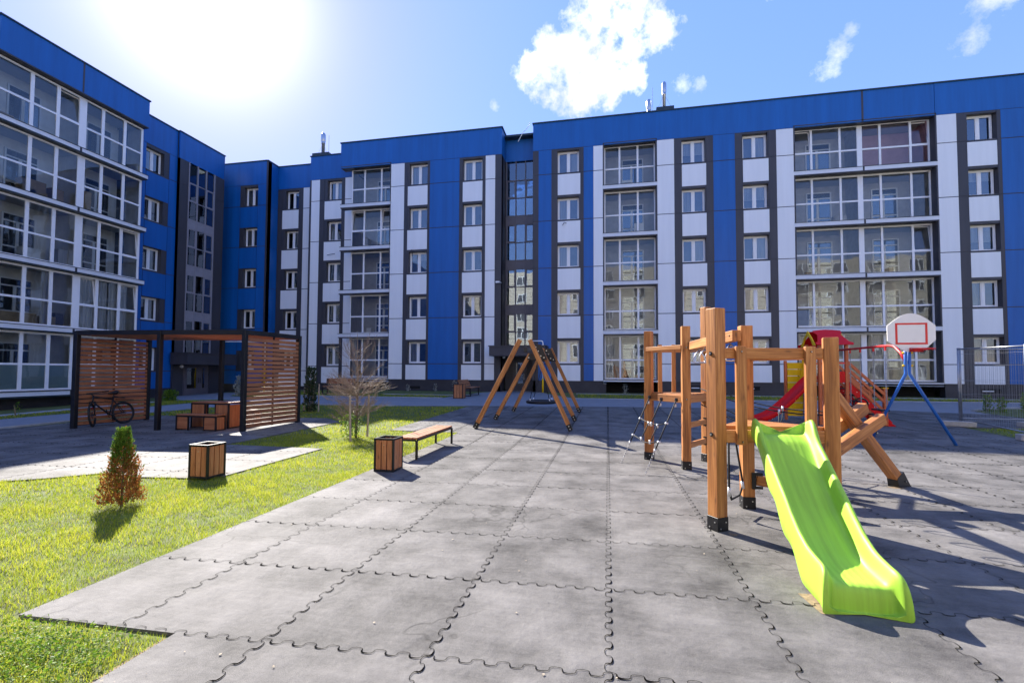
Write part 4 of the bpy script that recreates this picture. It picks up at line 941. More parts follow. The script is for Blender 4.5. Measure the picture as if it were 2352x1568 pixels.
mid_end = ropep(tops[1], (b0_+b2_)/2, .36)
g.tube([tops[1], mid_end], .011, 8)
for lv, nodes in ((.33, 1), (.58, 0)):
    l_, r_ = ropep(tops[0], b0_, lv), ropep(tops[2], b2_, lv)
    m1, m2 = l_+(r_-l_)*.33+Vector((0, 0, -.05)), l_+(r_-l_)*.67+Vector((0, 0, -.06))
    if lv == .33:
        c_ = (mid_end); g.tube([l_, m1, c_, m2, r_], .009, 8); n1, n2 = m1, m2
    else:
        g.tube([l_, m1, (m1+m2)/2+Vector((0, 0, -.02)), m2, r_], .009, 8); g.tube([n1, m1], .009, 8); g.tube([n2, m2], .009, 8)
        for a_ in (m1, m2): cn_.tube([a_+Vector((0, 0, -.02)), a_+Vector((0, 0, .05))], .017, 8)
    for a_ in (l_, r_): cn_.tube([a_-Vector((.02, .01, 0)), a_+Vector((.02, .012, -.005))], .018, 8)
for a_ in (n1, n2, mid_end): cn_.tube([a_+Vector((0, 0, -.05)), a_+Vector((0, 0, .02))], .017, 8)
for a_ in tops: cn_.tube([a_+Vector((-.015, -.01, -.07)), a_+Vector((-.02, -.015, -.12))], .017, 8)
for a_ in (kn0, kn2): cn_.tube([a_+Vector((0, 0, .03)), a_-Vector((.01, .005, .02))], .015, 8)
net = g.build('climbing_net', m_rope, cf, smooth=True); cn_.build('net_connector', m_alu, net, smooth=True); ch.build('chain', m_chain, net, smooth=True)
g = MB(); [g.lathe([(.022, -.03), (.03, 0), (.022, .03)], a_, 10) for a_ in tops]; g.build('net_ring', m_metal, net)
# X shaped beams and the leaning strut on the right
P0 = Vector((1.78, 6.20, .33)); vd_ = Vector((4.2-1.7, 7.8-6.15, 0)).normalized(); nv = Vector((-vd_.y, vd_.x, 0))   # nv points away from camera
def onp(h, z, off=0): return Vector((1.7, 6.15, 0))+vd_*h+nv*off+Vector((0, 0, z))
def hd(x, y): return (Vector((x, y, 0))-Vector((1.7, 6.15, 0))).dot(vd_)
hx = hd(3.72, 7.48)
g = MB(); g.bar(onp(.7, .36, -.10), onp(hx-.12, .99, -.10), .10, .15); g.build('cross_beam', w_play, cf, bevel=.007, seg=2)
g = MB(); g.bar(onp(.8, .46, .14), onp(hx-.10, 1.12, .14), .12, .15); g.build('cross_beam', w_play, cf, bevel=.007, seg=2)
hf = hd(4.10, 7.72)
g = MB(); g.bar(onp(hf-.08, .12, .02), onp(hf-1.36, 1.30, .02), .13, .13); st = g.build('strut', w_play, cf, bevel=.008, seg=2)
g = MB(); c8 = [onp(hf-.17, .13, -.05), onp(hf-.03, .22, -.05), onp(hf-.03, .22, .09), onp(hf-.17, .13, .09)]
lo = [onp(hf-.14, .0, -.052), onp(hf+.13, .0, -.052), onp(hf+.13, .0, .092), onp(hf-.14, .0, .092)]
g.hexa(lo+c8, (.2, .13, .15)); g.build('steel_shoe', m_metal, st); bolt_at(onp(hf+.0, .08, -.053), -nv, .012)
bolt_at(onp(hd(3.44, 7.3), .81, -.152), -nv, .02); bolt_at(onp(hd(3.0, 7.0), .62, -.03), -nv, .02)
g = MB(); g.box(1.66, 1.705, 6.03, 6.045, .24, .43); g.box(1.70, 1.78, 6.035, 6.045, .395, .43); g.box(1.70, 1.78, 6.035, 6.045, .24, .27); g.build('bracket', m_metal, cf)
g = MB(); g.bar((1.72, 6.09, .335), (2.5, 5.98, .24), .06, .115); g.build('foot_beam', w_play, cf, bevel=.006)
# rope bridge between the far tower and the cross beams
g = MB(); cn_ = MB()
u1, u2 = Vector((1.62, 8.9, 1.32)), onp(hx-.15, 1.02, .2); l1, l2 = Vector((1.60, 8.75, 1.05)), onp(hx-.5, .62, .1)
def sagl(a_, b_, s_, n=9): return [a_+(b_-a_)*(i/n)+Vector((0, 0, -4*s_*(i/n)*(1-i/n))) for i in range(n+1)]
U, Lw = sagl(u1, u2, .16), sagl(l1, l2, .14); U2, L2 = [p+Vector((.3, .75, 0)) for p in U], [p+Vector((.3, .75, 0)) for p in Lw]
for q in (U, Lw, U2, L2): g.tube(q, .010, 8)
for i in (1, 3, 5, 7):
    for (UU, LL) in ((U, Lw), (U2, L2)):
        g.tube([UU[i], (UU[i]+LL[i])/2+Vector((.03, 0, 0)), LL[i]], .009, 6)
        for q in (UU[i], LL[i]): cn_.tube([q+Vector((0, 0, .035)), q-Vector((0, 0, .035))], .017, 8)
    g.tube([Lw[i], (Lw[i]+L2[i])/2+Vector((0, 0, -.12)), L2[i]], .009, 6)
rbn = g.build('rope_bridge', m_rope, cf, smooth=True); cn_.build('net_connector', m_alu, rbn, smooth=True)
# hanging rope loop below the front deck
g = MB(); cn_ = MB()
a1, a2 = Vector((1.33, 5.70, .9)), Vector((1.50, 5.95, .9))
g.tube([a1, a1+Vector((.0, 0, -.62)), a1+Vector((.03, .03, -.72)), a2+Vector((0, 0, -.72)), a2+Vector((.04, 0, -.6)), a2+Vector((-.03, .02, -.1)), a2], .012, 8)
cn_.tube([a1+Vector((0, 0, -.58)), a1+Vector((0, 0, -.68))], .017, 8); cn_.tube([a2+Vector((.03, 0, -.56)), a2+Vector((.04, 0, -.64))], .017, 8)
o = g.build('rope_loop', m_rope, cf, smooth=True); cn_.build('net_connector', m_alu, o, smooth=True)

# the slide: lofted double-walled trough
def loft(stations, name, mat, parent, smooth=True, sub=1):
    bm = bmesh.new(); rows = [[bm.verts.new(p) for p in st_] for st_ in stations]; n = len(rows[0])
    for i in range(len(rows)-1):
        for k in range(n): k2 = (k+1) % n; bm.faces.new((rows[i][k], rows[i][k2], rows[i+1][k2], rows[i+1][k]))
    bm.faces.new(rows[0][::-1]); bm.faces.new(rows[-1]); bmesh.ops.recalc_face_normals(bm, faces=bm.faces[:])
    for f in bm.faces: f.smooth = smooth
    me = bpy.data.meshes.new(name); bm.to_mesh(me); bm.free(); me.materials.append(mat)
    o = bpy.data.objects.new(name, me); COL.objects.link(o); adopt(o, parent)
    if sub: sm = o.modifiers.new('s', 'SUBSURF'); sm.levels = sub; sm.render_levels = sub
    return o
S0, S1 = Vector((1.70, 5.20, 0)), Vector((1.665, 3.60, 0)); ax_ = (S1-S0).normalized(); sx_ = Vector((-ax_.y, ax_.x, 0)); SLn = (S1-S0).length
if sx_.x < 0: sx_ = -sx_
def hump(x, c, w): return math.exp(-((x-c)/w)**2)
stn = []
def section(tb, bed, tw, zt, skirt, hw, under=None):
    L_ = [(-hw-.012, skirt, tw), (-hw-.010, (skirt+zt)/2, tw), (-hw-.004, zt-.02, tw), (-hw+.014, zt, tw), (-hw+.036, zt-.008, tw), (-hw+.05, max(bed, zt-.04), (tw*2+tb)/3), (-hw+.066, bed+min(.035, max(0, zt-bed)*.3), tb), (-hw+.085, bed+.003, tb)]
    B_s = []
    for q in (-.10, -.05, 0, .05, .10): B_s += [(q-.012, bed, tb), (q, bed+.003, tb), (q+.012, bed, tb)]
    R_ = [(-x, z, tt) for x, z, tt in L_][::-1]
    un = bed-.03 if under is None else under
    U_ = [(hw-.03, skirt, tw), (hw-.05, max(skirt, un), tb), (0, un, tb), (-hw+.05, max(skirt, un), tb), (-hw+.03, skirt, tw)]
    return [tuple(S0+ax_*tt+sx_*x+Vector((0, 0, z))) for x, z, tt in L_+B_s+R_+U_]
keys = [(0, .99), (.10, .99), (.2, .94), (.4, .76), (.75, .47), (1.0, .30), (1.15, .225), (1.3, .185), (1.5, .175), (1.76, .175)]
for i in range(39):
    t = i/38*(SLn-.07)
    for (t0, z0), (t1, z1) in zip(keys, keys[1:]):
        if t <= t1+1e-6: u_ = max(0, min(1, (t-t0)/(t1-t0))); bed = z0+(z1-z0)*u_; break
    wall = .115+.05*hump(t, .10, .10)+.075*hump(t, .85, .42)-.015*hump(t, .30, .08)
    skirt = bed-.07; sc = .5+.5*math.cos(2*math.pi*(t-.50)/.36)
    if .3 < t < 1.35: skirt -= .07*sc
    if t > 1.15: skirt = max(.0, skirt-(t-1.15)*.6)
    if t > 1.42: skirt = .0
    if t < .1: skirt = bed-.06
    hw = .262+.012*hump(t, .1, .1)-.026*min(1, t/1.5)
    stn.append(section(t, bed, t, bed+wall, skirt, hw))
te = SLn-.07; zw = bed+wall
for (db, zb_), (dw, zf), fl in (((.025, .170), (.03, .985), .002), ((.045, .158), (.06, .95), .006), ((.058, .13), (.09, .88), .011), ((.064, .08), (.113, .75), .016), ((.067, .04), (.128, .55), .019), ((.068, .012), (.133, .30), .020), ((.068, .006), (.134, .06), .020)):
    stn.append(section(te+db, zb_, te+dw, max(zw*zf, .014), 0.0, hw+fl, .004))
sld = loft(stn, 'slide', m_green, cf)

# ------------------------------------------------------------------ nest swing
sw = thing('nest_swing', 'wooden nest swing on three pairs of splayed legs with a round black seat', 'swing', (-2.25, 14.6, .09))
def swing_leg(foot, top):
    foot, top = Vector(foot), Vector(top); d = (top-foot).normalized(); z0 = gz(foot.x, foot.y); foot.z = z0
    d = (top-foot).normalized(); g = MB(); g.bar(foot+d*.17, top, .115, .115, up=(0, 1, 0)); o = g.build('leg', w_play, sw, bevel=.006)
    g = MB(); g.bar(foot+d*.02, foot+d*.19, .125, .125, up=(0, 1, 0)); sh = g.build('steel_shoe', m_metal, o)
    g = MB()
    for q in (.06, .14): g.tube([foot+d*q+Vector((0, -.062, 0)), foot+d*q+Vector((0, -.07, 0))], .014, 8)
    g.build('bolt', m_bolt, o)
for (l, r, tl, tr) in (((-3.56, 12.42), (-.95, 12.52), (-2.32, 12.46), (-2.06, 12.50)), ((-3.50, 14.5), (-.98, 14.66), (-2.30, 14.56), (-2.06, 14.60)), ((-3.42, 16.98), (-1.0, 17.3), (-2.30, 17.1), (-2.06, 17.2))):
    zt = 2.47
    if l[1] > 14 and l[1] < 15: swing_leg((*l, 0), (tl[0]-.06, tl[1], 2.22)); swing_leg((*r, 0), (tr[0]+.02, tr[1], 2.30))
    else: swing_leg((*l, 0), (tl[0], tl[1], zt)); swing_leg((*r, 0), (tr[0], tr[1], zt))
g = MB(); g.bar((-2.19, 12.55, 2.20), (-2.17, 17.1, 2.20), .09, .12); g.build('cross_beam', m_metal, sw, bevel=.006)
for yy in (14.5, 17.08):
    g = MB(); g.plate([(-.30, -.22), (.34, -.22), (.14, .26), (-.10, .26)], (-2.18, yy, 2.20), (1, 0, 0), (0, 0, 1), .012); o = g.build('black_plate', m_metal, sw)
    g = MB(); [g.tube([(-2.18+dx, yy-.012, 2.2+dz), (-2.18+dx, yy-.022, 2.2+dz)], .02, 10) for dx, dz in ((-.24, -.15), (-.02, .18), (.06, .05), (.14, -.10), (.24, -.15))]; g.build('bolt', m_bolt, o)
sc = Vector((-2.2, 15.75, .60))
g = MB(); g.ring(sc, (0, 0, 1), .46, .055, 40, 10); seat = g.build('nest_seat', m_metal, sw, smooth=True)
g = MB()
for i in range(-7, 8):
    x = i*.058; h = math.sqrt(max(0, .45**2-x*x))
    g.tube([sc+Vector((x, -h, 0)), sc+Vector((x, 0, -.05)), sc+Vector((x, h, 0))], .008, 5); g.tube([sc+Vector((-h, x, 0)), sc+Vector((0, x, -.05)), sc+Vector((h, x, 0))], .008, 5)
g.build('seat_net', m_rope, seat, smooth=True)
g = MB(); g2 = MB()
for sx, sy in ((-1, -1), (-1, 1), (1, -1), (1, 1)):
    top_ = Vector((-2.19, 15.75+sy*.75, 2.12)); b_ = sc+Vector((sx*.33, sy*.33, .04)); g.tube([top_, b_], .011, 6); g2.tube([b_, b_+(top_-b_).normalized()*.08], .02, 8)
rp = g.build('swing_rope', m_rope, sw, smooth=True); g2.build('rope_shackle', m_alu, rp, smooth=True)

# ------------------------------------------------------------------ pavilion
pg = thing('pavilion', 'black steel pavilion with brown timber slat walls and slatted roof on the rubber pad', 'pavilion', (-11.8, 11.4, 0))
FL, FM, FR, BR, BM, BL = (-14.24, 10.20), (-11.72, 10.40), (-9.35, 10.68), (-9.20, 12.68), (-11.85, 12.60), (-14.17, 12.2)
HT = 2.66
def ppost(p, w=.11, w2=None):
    g = MB(); z = gz(*p); g.box(p[0]-(w2 or w)/2, p[0]+(w2 or w)/2, p[1]-w/2, p[1]+w/2, z, HT); return g.build('post', m_metal, pg, bevel=.004)
ppost(FL, .10, .14)
for p in (FM, FR, BR, BM, BL): ppost(p, .11)
g = MB()
for p, q in ((FL, FM), (FM, FR), (FR, BR), (BR, BM), (BM, BL), (BL, FL), (FM, BM)): g.bar((*p, HT-.05), (*q, HT-.05), .08, .12)
g.build('roof_frame', m_metal, pg)
g = MB(); n = 19
for i in range(n):
    t = (i+.5)/n
    def lp(p, q, t): return Vector((p[0]+(q[0]-p[0])*t, p[1]+(q[1]-p[1])*t, HT-.075))
    for a0, a1, b0, b1 in ((FL, BL, FM, BM), (FM, BM, FR, BR)): g.bar(lp(a0, a1, t), lp(b0, b1, t), .03, .09)
g.build('roof_slats', w_slat, pg)
def slatwall(p, q, n=20, nx=.06):
    d = Vector((q[0]-p[0], q[1]-p[1], 0)).normalized(); nn = Vector((d.y, -d.x, 0))
    g = MB(); z0 = max(gz(*p), gz(*q))+.05; pitch = (HT-.16-z0)/n
    for i in range(n):
        z = z0+pitch*(i+.35); g.bar(Vector((p[0], p[1], z))+d*.05+nn*nx*.3, Vector((q[0], q[1], z))-d*.05+nn*nx*.3, .028, .092)
    o = g.build('slat_wall', w_slat, pg)
    m_ = Vector(((p[0]+q[0])/2, (p[1]+q[1])/2, 0)); g = MB(); g.box(m_.x-.02, m_.x+.02, m_.y-.02, m_.y+.02, z0-.03, HT-.1)
    g.bar((*p, z0), (*q, z0), .04, .04); g.build('frame_bar', m_metal, o)
slatwall(FL, BL); slatwall(FR, BR)

# picnic table and benches under it
def boxfurn(name, label, cat, x0, x1, y0, y1, h, group=None, endw=.0):
    z = gz(x0, y0); t = thing(name, label, cat, ((x0+x1)/2, (y0+y1)/2, z), group)
    g = MB()
    for x in (x0, x1-.04):
        for y in (y0, y1-.04): g.box(x, x+.04, y, y+.04, z, z+h-.04)
        g.box(x, x+.04, y0+.04, y1-.04, z, z+.035); 
    g.box(x0, x1, y0, y0+.04, z+h-.045, z+h-.005); g.box(x0, x1, y1-.04, y1, z+h-.045, z+h-.005)
    g.build('steel_frame', m_metal, t)
    n = 4; w = (y1-y0-.02)/n; g = MB()
    for i in range(n): g.box(x0+.01, x1-.01, y0+.01+i*w+.006, y0+.01+(i+1)*w-.006, z+h-.006, z+h+.022)
    g.build('top_boards', w_slat, t, bevel=.003)
    for xa, xb in ((x0+.006, x0+.034), (x1-.034, x1-.006)):
        g = MB(); m_ = 5; ww = (y1-y0-.09)/m_
        for i in range(m_): g.box(xa, xb, y0+.045+i*ww+.003, y0+.045+(i+1)*ww-.003, z+.04, z+h-.05)
        g.build('end_panel', w_slat, t)
    # short front returns of boards, as on the photo's closed ends
    for xa, xb in ((x0+.045, x0+.045+endw), (x1-.045-endw, x1-.045)):
        if endw:
            g = MB(); g.box(xa, xb, y0+.01, y0+.035, z+.04, z+h-.05); g.build('front_board', w_slat, t)
            g = MB(); xx = xb if xa < (x0+x1)/2 else xa-.03; g.box(xx, xx+.03, y0+.005, y0+.04, z, z+h-.046); g.build('front_post', m_metal, t)
    return t
boxfurn('picnic_table', 'timber picnic table with boxed ends under the slatted pavilion', 'table', -11.3, -10.08, 11.0, 11.55, .69, endw=.38)
boxfurn('bench', 'low boxed timber bench in front of the picnic table', 'bench', -11.28, -10.02, 10.52, 10.85, .40, 'benches at the picnic table', endw=.32)
boxfurn('bench', 'low boxed timber bench behind the picnic table', 'bench', -11.28, -10.02, 11.85, 12.18, .40, 'benches at the picnic table', endw=.32)

# ------------------------------------------------------------------ litter bins
def bin_(x0, y0, s, h, label, nf=3):
    z = gz(x0, y0); t = thing('litter_bin', label, 'bin', (x0+s/2, y0+s/2, z), 'timber litter bins')
    g = MB(); w = .03
    for x in (x0, x0+s-w):
        for y in (y0, y0+s-w): g.box(x, x+w, y, y+w, z, z+h-w)
    for zz in (z+.0, z+h-w):
        g.box(x0, x0+s, y0, y0+w, zz, zz+w) if zz > z+.1 else g.box(x0+w, x0+s-w, y0, y0+w, zz, zz+w)
        g.box(x0, x0+s, y0+s-w, y0+s, zz, zz+w) if zz > z+.1 else g.box(x0+w, x0+s-w, y0+s-w, y0+s, zz, zz+w)
        g.box(x0, x0+w, y0+w, y0+s-w, zz, zz+w); g.box(x0+s-w, x0+s, y0+w, y0+s-w, zz, zz+w)
    g.build('steel_frame', m_metal, t, bevel=.002)
    g = MB(); n = nf; ww = (s-2*w)/n
    for i in range(n):
        a0, a1 = w+i*ww+.007, w+(i+1)*ww-.007
        for (yy0, yy1) in ((y0+.004, y0+.024), (y0+s-.024, y0+s-.004)): g.box(x0+a0, x0+a1, yy0, yy1, z+.035, z+h-w-.002)
        for (xx0, xx1) in ((x0+.004, x0+.024), (x0+s-.024, x0+s-.004)): g.box(xx0, xx1, y0+a0, y0+a1, z+.035, z+h-w-.002)
    g.build('slats', w_bin, t, bevel=.002)
    g = MB(); g.box(x0+.04, x0+s-.04, y0+.04, y0+s-.04, z+.02, z+.06); g.box(x0+.035, x0+.04, y0+.035, y0+s-.035, z+.06, z+h-.05); g.box(x0+s-.04, x0+s-.035, y0+.035, y0+s-.035, z+.06, z+h-.05); g.box(x0+.04, x0+s-.04, y0+s-.04, y0+s-.035, z+.06, z+h-.05); g.box(x0+.04, x0+s-.04, y0+.035, y0+.04, z+.06, z+h-.05); g.build('liner', m_metal, t)
    g = MB(); g.tube([(x0+s*.5, y0+.003, z+h*.80), (x0+s*.5, y0-.003, z+h*.80)], .006, 8); g.build('lock', m_bolt, t)
bin_(-6.11, 5.93, .34, .50, 'open-topped timber litter bin at the edge of the pavilion pad, nearest the camera')
bin_(-3.68, 6.99, .345, .53, 'open-topped timber litter bin at the end of the backless bench')
bin_(-7.62, 22.6, .5, .72, 'small timber litter bin beside the backrest bench by the entrance')
# backless bench
t = thing('bench', 'backless slatted bench on black steel legs at the lawn edge', 'bench', (-3.6, 9.07, 0))
x0, x1, y0, y1, h = -3.80, -3.39, 8.06, 10.06, .375
g = MB()
for x in (x0, x1-.04):
    for y in (y0, y1-.04): g.box(x, x+.04, y, y+.04, 0, h-.03)
for x in (x0, x1-.03): g.box(x, x+.03, y0+.04, y1-.04, h-.045, h-.012)
for y in (y0, y1-.04): g.box(x0+.04, x1-.04, y, y+.04, h-.045, h-.012)
g.build('steel_frame', m_metal, t, bevel=.003)
for i in range(4):
    g = MB(); w = (x1-x0-.02)/4; g.box(x0+.01+i*w+.004, x0+.01+(i+1)*w-.004, y0+.005, y1-.005, h-.011, h+.022); g.build('seat_slat', w_bin, t, bevel=.004)
# bench with backrest near the entrance
t = thing('bench', 'slatted bench with backrest near the building entrance', 'bench', (-7.5, 24.9, .3))
zb = gz(-7.4, 24.9)
def rot_pts(cx_, cy_, a_): return lambda x, y, z: (cx_+x*math.cos(a_)-y*math.sin(a_), cy_+x*math.sin(a_)+y*math.cos(a_), zb+z)
rp_ = rot_pts(-7.4, 24.8, R(0))
g = MB()
for y in (-.85, .75):
    g.bar(rp_(-.25, y, .02), rp_(.3, y, .02), .05, .04); g.bar(rp_(.28, y, 0), rp_(.28, y, .44), .05, .05, up=(0, 1, 0)); g.bar(rp_(-.22, y, 0), rp_(-.22, y, .44), .05, .05, up=(0, 1, 0)); g.bar(rp_(-.22, y, .44), rp_(-.42, y, .86), .05, .04, up=(0, 1, 0)); g.bar(rp_(-.25, y, .42), rp_(.3, y, .42), .05, .04)
g.build('steel_frame', m_metal, t)
for i in range(4):
    g = MB(); g.bar(rp_(-.17+i*.14, -.95, .455), rp_(-.17+i*.14, .9, .455), .12, .03); g.build('seat_slat', w_slat, t)
for i in range(3):
    g = MB(); g.bar(rp_(-.26-i*.055, -.95, .56+i*.125), rp_(-.26-i*.055, .9, .56+i*.125), .03, .11, up=(-.43, 0, .9)); g.build('back_slat', w_slat, t)
# dark bench by the recess, half hidden behind the bare tree
t = thing('bench', 'dark bench by the wall, half hidden behind the bare tree', 'bench', (-14.6, 23.9, .3)); zb = gz(-14.6, 23.9); rp_ = rot_pts(-15.0, 24.2, R(-90))
g = MB()
for y in (-.8, .8): g.bar(rp_(-.25, y, .02), rp_(.3, y, .02), .05, .04); g.bar(rp_(.28, y, 0), rp_(.28, y, .44), .05, .05, up=(1, 0, 0)); g.bar(rp_(-.22, y, 0), rp_(-.22, y, .9), .05, .05, up=(1, 0, 0))
g.build('steel_frame', m_metal, t); g = MB(); g.bar(rp_(-.1, -.9, .46), rp_(-.1, .9, .46), .4, .03); g.build('seat_slat', w_slat, t); g = MB(); g.bar(rp_(-.26, -.9, .75), rp_(-.26, .9, .75), .03, .3); g.build('back_slat', w_slat, t)

# ------------------------------------------------------------------ bicycle leaning on the pavilion wall
bk = thing('bicycle', 'black mountain bike leaning against the left slat wall of the pavilion', 'bicycle', (-14.0, 10.85, .02))
wR = .33; lean = Vector((-.16, 0, 1)).normalized(); yR, yF = 11.36, 10.50; bx = -13.98
def bp(y, h, off=0, zz=.02): return Vector((bx, y, zz))+lean*h+Vector((off, 0, 0))
def wheel(c, ax, nm):
    ax = Vector(ax).normalized(); g = MB(); g.ring(c, ax, wR-.025, .026, 40, 8); o = g.build('wheel', m_tyre, bk, smooth=True)
    g = MB(); g.ring(c, ax, wR-.055, .011, 40, 6); g.build('rim', m_metal, o, smooth=True)
    g = MB(); u_ = ax.orthogonal().normalized(); v_ = ax.cross(u_)
    for i in range(16): an = 2*math.pi*i/16; g.tube([c+ax*(.02 if i % 2 else -.02), c+(u_*math.cos(an)+v_*math.sin(an))*(wR-.06)], .0022, 4)
    g.tube([c-ax*.05, c+ax*.05], .022, 8); g.ring(c, ax, .075, .004, 20, 4); g.build('spokes', m_metal, o)
    g = MB(); an = .6; q = c+(u_*math.cos(an)+v_*math.sin(an))*(wR*.6); g.box(q.x-.01, q.x+.01, q.y-.03, q.y+.03, q.z-.012, q.z+.012); g.build('reflector', m_red, o)
rc, fc = bp(yR, wR), bp(yF, wR); fax = Vector((.75, .66, .1))
wheel(rc, (1, 0, .16), 'r'); wheel(fc, fax, 'f')
bb_ = bp(10.97, .30); st_ = bp(11.12, .80); hd_ = bp(10.58, .84); hd2 = bp(10.54, .70)
g = MB(); g.tube([bb_, st_], .017); g.tube([st_-Vector((0, .01, .06)), hd_], .019); g.tube([bb_, hd2], .022); g.tube([hd_+lean*.03, hd2-lean*.03], .024)
for s_ in (-.05, .05): g.tube([bb_+Vector((s_*.6, 0, 0)), rc+Vector((s_, 0, 0))], .010); g.tube([st_-Vector((0, 0, .08)), rc+Vector((s_, 0, 0))], .009)
g.build('frame', m_metal, bk, smooth=True)
fs = fax.normalized(); g = MB()
for s_ in (-.055, .055): g.tube([fc+fs*s_, fc+fs*s_+(hd2-fc).normalized()*.36], .014)
g.tube([fc-fs*.07+(hd2-fc).normalized()*.36, fc+fs*.07+(hd2-fc).normalized()*.36], .018); g.build('fork', m_metal, bk, smooth=True)
g = MB(); hb = hd_+lean*.10+Vector((0, -.05, 0)); g.tube([hd_, hb], .016); g.tube([hb-fs*.34+Vector((0, .05, .02)), hb-fs*.1, hb+fs*.1, hb+fs*.34+Vector((0, .05, .02))], .013); g.tube([hb-fs*.34+Vector((0, .05, .02)), hb-fs*.22+Vector((0, .02, .01))], .019); g.tube([hb+fs*.34+Vector((0, .05, .02)), hb+fs*.22+Vector((0, .02, .01))], .019); g.build('handlebar', m_metal, bk, smooth=True)
g = MB(); g.tube([st_, st_+lean*.10+Vector((0, .02, 0))], .013); g.build('seat_post', m_metal, bk)
g = MB(); q = st_+lean*.12; g.tube([q+Vector((0, -.14, 0)), q+Vector((0, -.03, .005)), q+Vector((0, .06, .012)), q+Vector((0, .13, .02))], [.018, .035, .065, .05], 10); g.build('saddle', m_metal, bk, smooth=True)
g = MB(); g.ring(bb_+Vector((.05, 0, 0)), (1, 0, .16), .085, .006, 24, 4); g.bar(bb_+Vector((.07, 0, 0)), bb_+Vector((.07, .05, -.16)), .02, .015); g.bar(bb_-Vector((.07, 0, 0)), bb_+Vector((-.07, -.05, .16)), .02, .015); g.bar(bb_+Vector((.06, .05, -.16)), bb_+Vector((.15, .05, -.16)), .07, .02); g.build('crank', m_metal, bk)
g = MB(); g.tube([st_+Vector((0, .02, .02)), bp(11.45, .76)], .012); g.bar(bp(11.2, .74), bp(11.68, .70), .07, .012); g.build('mudguard', m_metal, bk)

# ------------------------------------------------------------------ red and yellow play tower with swing and hoop
pt = thing('play_tower', 'red and yellow play tower with red slide, swing beam and basketball backboard', 'play tower', (6.6, 15.6, .1))
zg = .10
TX0, TX1, TY0, TY1 = 6.08, 6.78, 15.28, 16.2
for x, y in ((TX0, TY0), (TX1, TY0), (TX0, TY1), (TX1, TY1)):
    g = MB(); g.box(x-.045, x+.045, y-.045, y+.045, zg, 2.5); o = g.build('post', w_orange, pt, bevel=.01)
g = MB(); g.box(TX0, TX1, TY0, TY1, 1.34, 1.38); g.build('platform', m_red, pt)
for (p, q) in (((TX0+.05, TY0-.03), (TX1-.05, TY0-.03)),):
    g = MB(); g.box(p[0], q[0], p[1]-.015, p[1]+.015, 1.34, 1.66); g.build('front_panel', m_red, pt, bevel=.01)
for yy in (TY0-.03, TY1):
    g = MB(); g.box(TX0+.05, TX1-.05, yy, yy+.03, 1.88, 1.93); g.build('rail', m_redp, pt)
# roof: two shaped red slopes over yellow gables facing left and right
zr, ze = 2.88, 2.44
for sgn in (-1, 1):
    prof = [(-.62, 0), (-.66, .03), (-.66, .07), (-.56, .10), (-.50, .20), (-.42, .34), (-.44, .38), (-.50, .42), (-.50, .50), (-.25, .53), (0, .545), (.25, .53), (.50, .50), (.50, .42), (.44, .38), (.42, .34), (.50, .20), (.56, .10), (.66, .07), (.66, .03), (.62, 0)]
    yc = (TY0+TY1)/2; xm = (TX0+TX1)/2-.03; g = MB()
    up_ = Vector((0, -sgn*-.62, .52)); up_ = Vector((0, .66*(1 if sgn < 0 else -1), .52)).normalized()
    base = Vector((xm, yc-.70*(1 if sgn < 0 else -1), ze-.02))
    pr = [(x*.74, y*1.42) for x, y in prof]
    g.plate(pr, base, (1, 0, 0), up_, .02*(1)); g.build('roof_slope', m_red, pt)
for x in (TX0-.14, TX1+.0):
    g = MB(); yc = (TY0+TY1)/2
    poly = [(-.52, 0), (-.40, 0), (-.30, .06), (-.22, .2), (-.12, .3), (0, .34), (.12, .3), (.22, .2), (.30, .06), (.40, 0), (.52, 0), (.30, .26), (0, .44), (-.30, .26)]
    left = [(-.52, 0), (-.36, 0), (-.28, .12), (-.15, .26), (0, .31), (0, .46), (-.28, .24)]; right = [(-a_, b_) for a_, b_ in left][::-1]
    for pl in (left, right): g.plate(pl, (x, yc, ze-.02), (0, 1, 0), (0, 0, 1), .03)
    g.build('gable', m_yel, pt)
# climbing wall
for x in (5.52, 6.16):
    g = MB(); g.box(x-.04, x+.04, 16.3, 16.38, .14, 2.0); g.build('post', w_orange, pt, bevel=.01)
g = MB(); n = 8
for i in range(n): g.box(5.57, 6.12, 16.31, 16.35, .26+i*.21+.006, .26+(i+1)*.21-.006)
cw = g.build('climbing_wall', m_yel, pt)
g = MB(); g.plate([(0, 0), (.30, 0), (.30, 1.0), (.12, 1.0), (.10, .8), (.14, .6), (.06, .4), (.02, .2)][::1], (5.86, 16.25, 1.2), (1, 0, 0), (0, 0, 1), .02); g.build('shaped_panel', m_yel, cw)
g = MB(); g.lathe([(.075, 0), (.075, .004)], (0, 0, 0), 24); o = g.build('round_sticker', m_pvc, cw); o.rotation_euler = (R(90), 0, 0); o.location = (6.06, 16.235, 1.98)
g = MB(); g.tube([(5.98, 16.2, 1.3), (5.99, 16.15, .8), (5.97, 16.2, .2)], .02, 8); g.build('climbing_rope', m_bluep, cw)
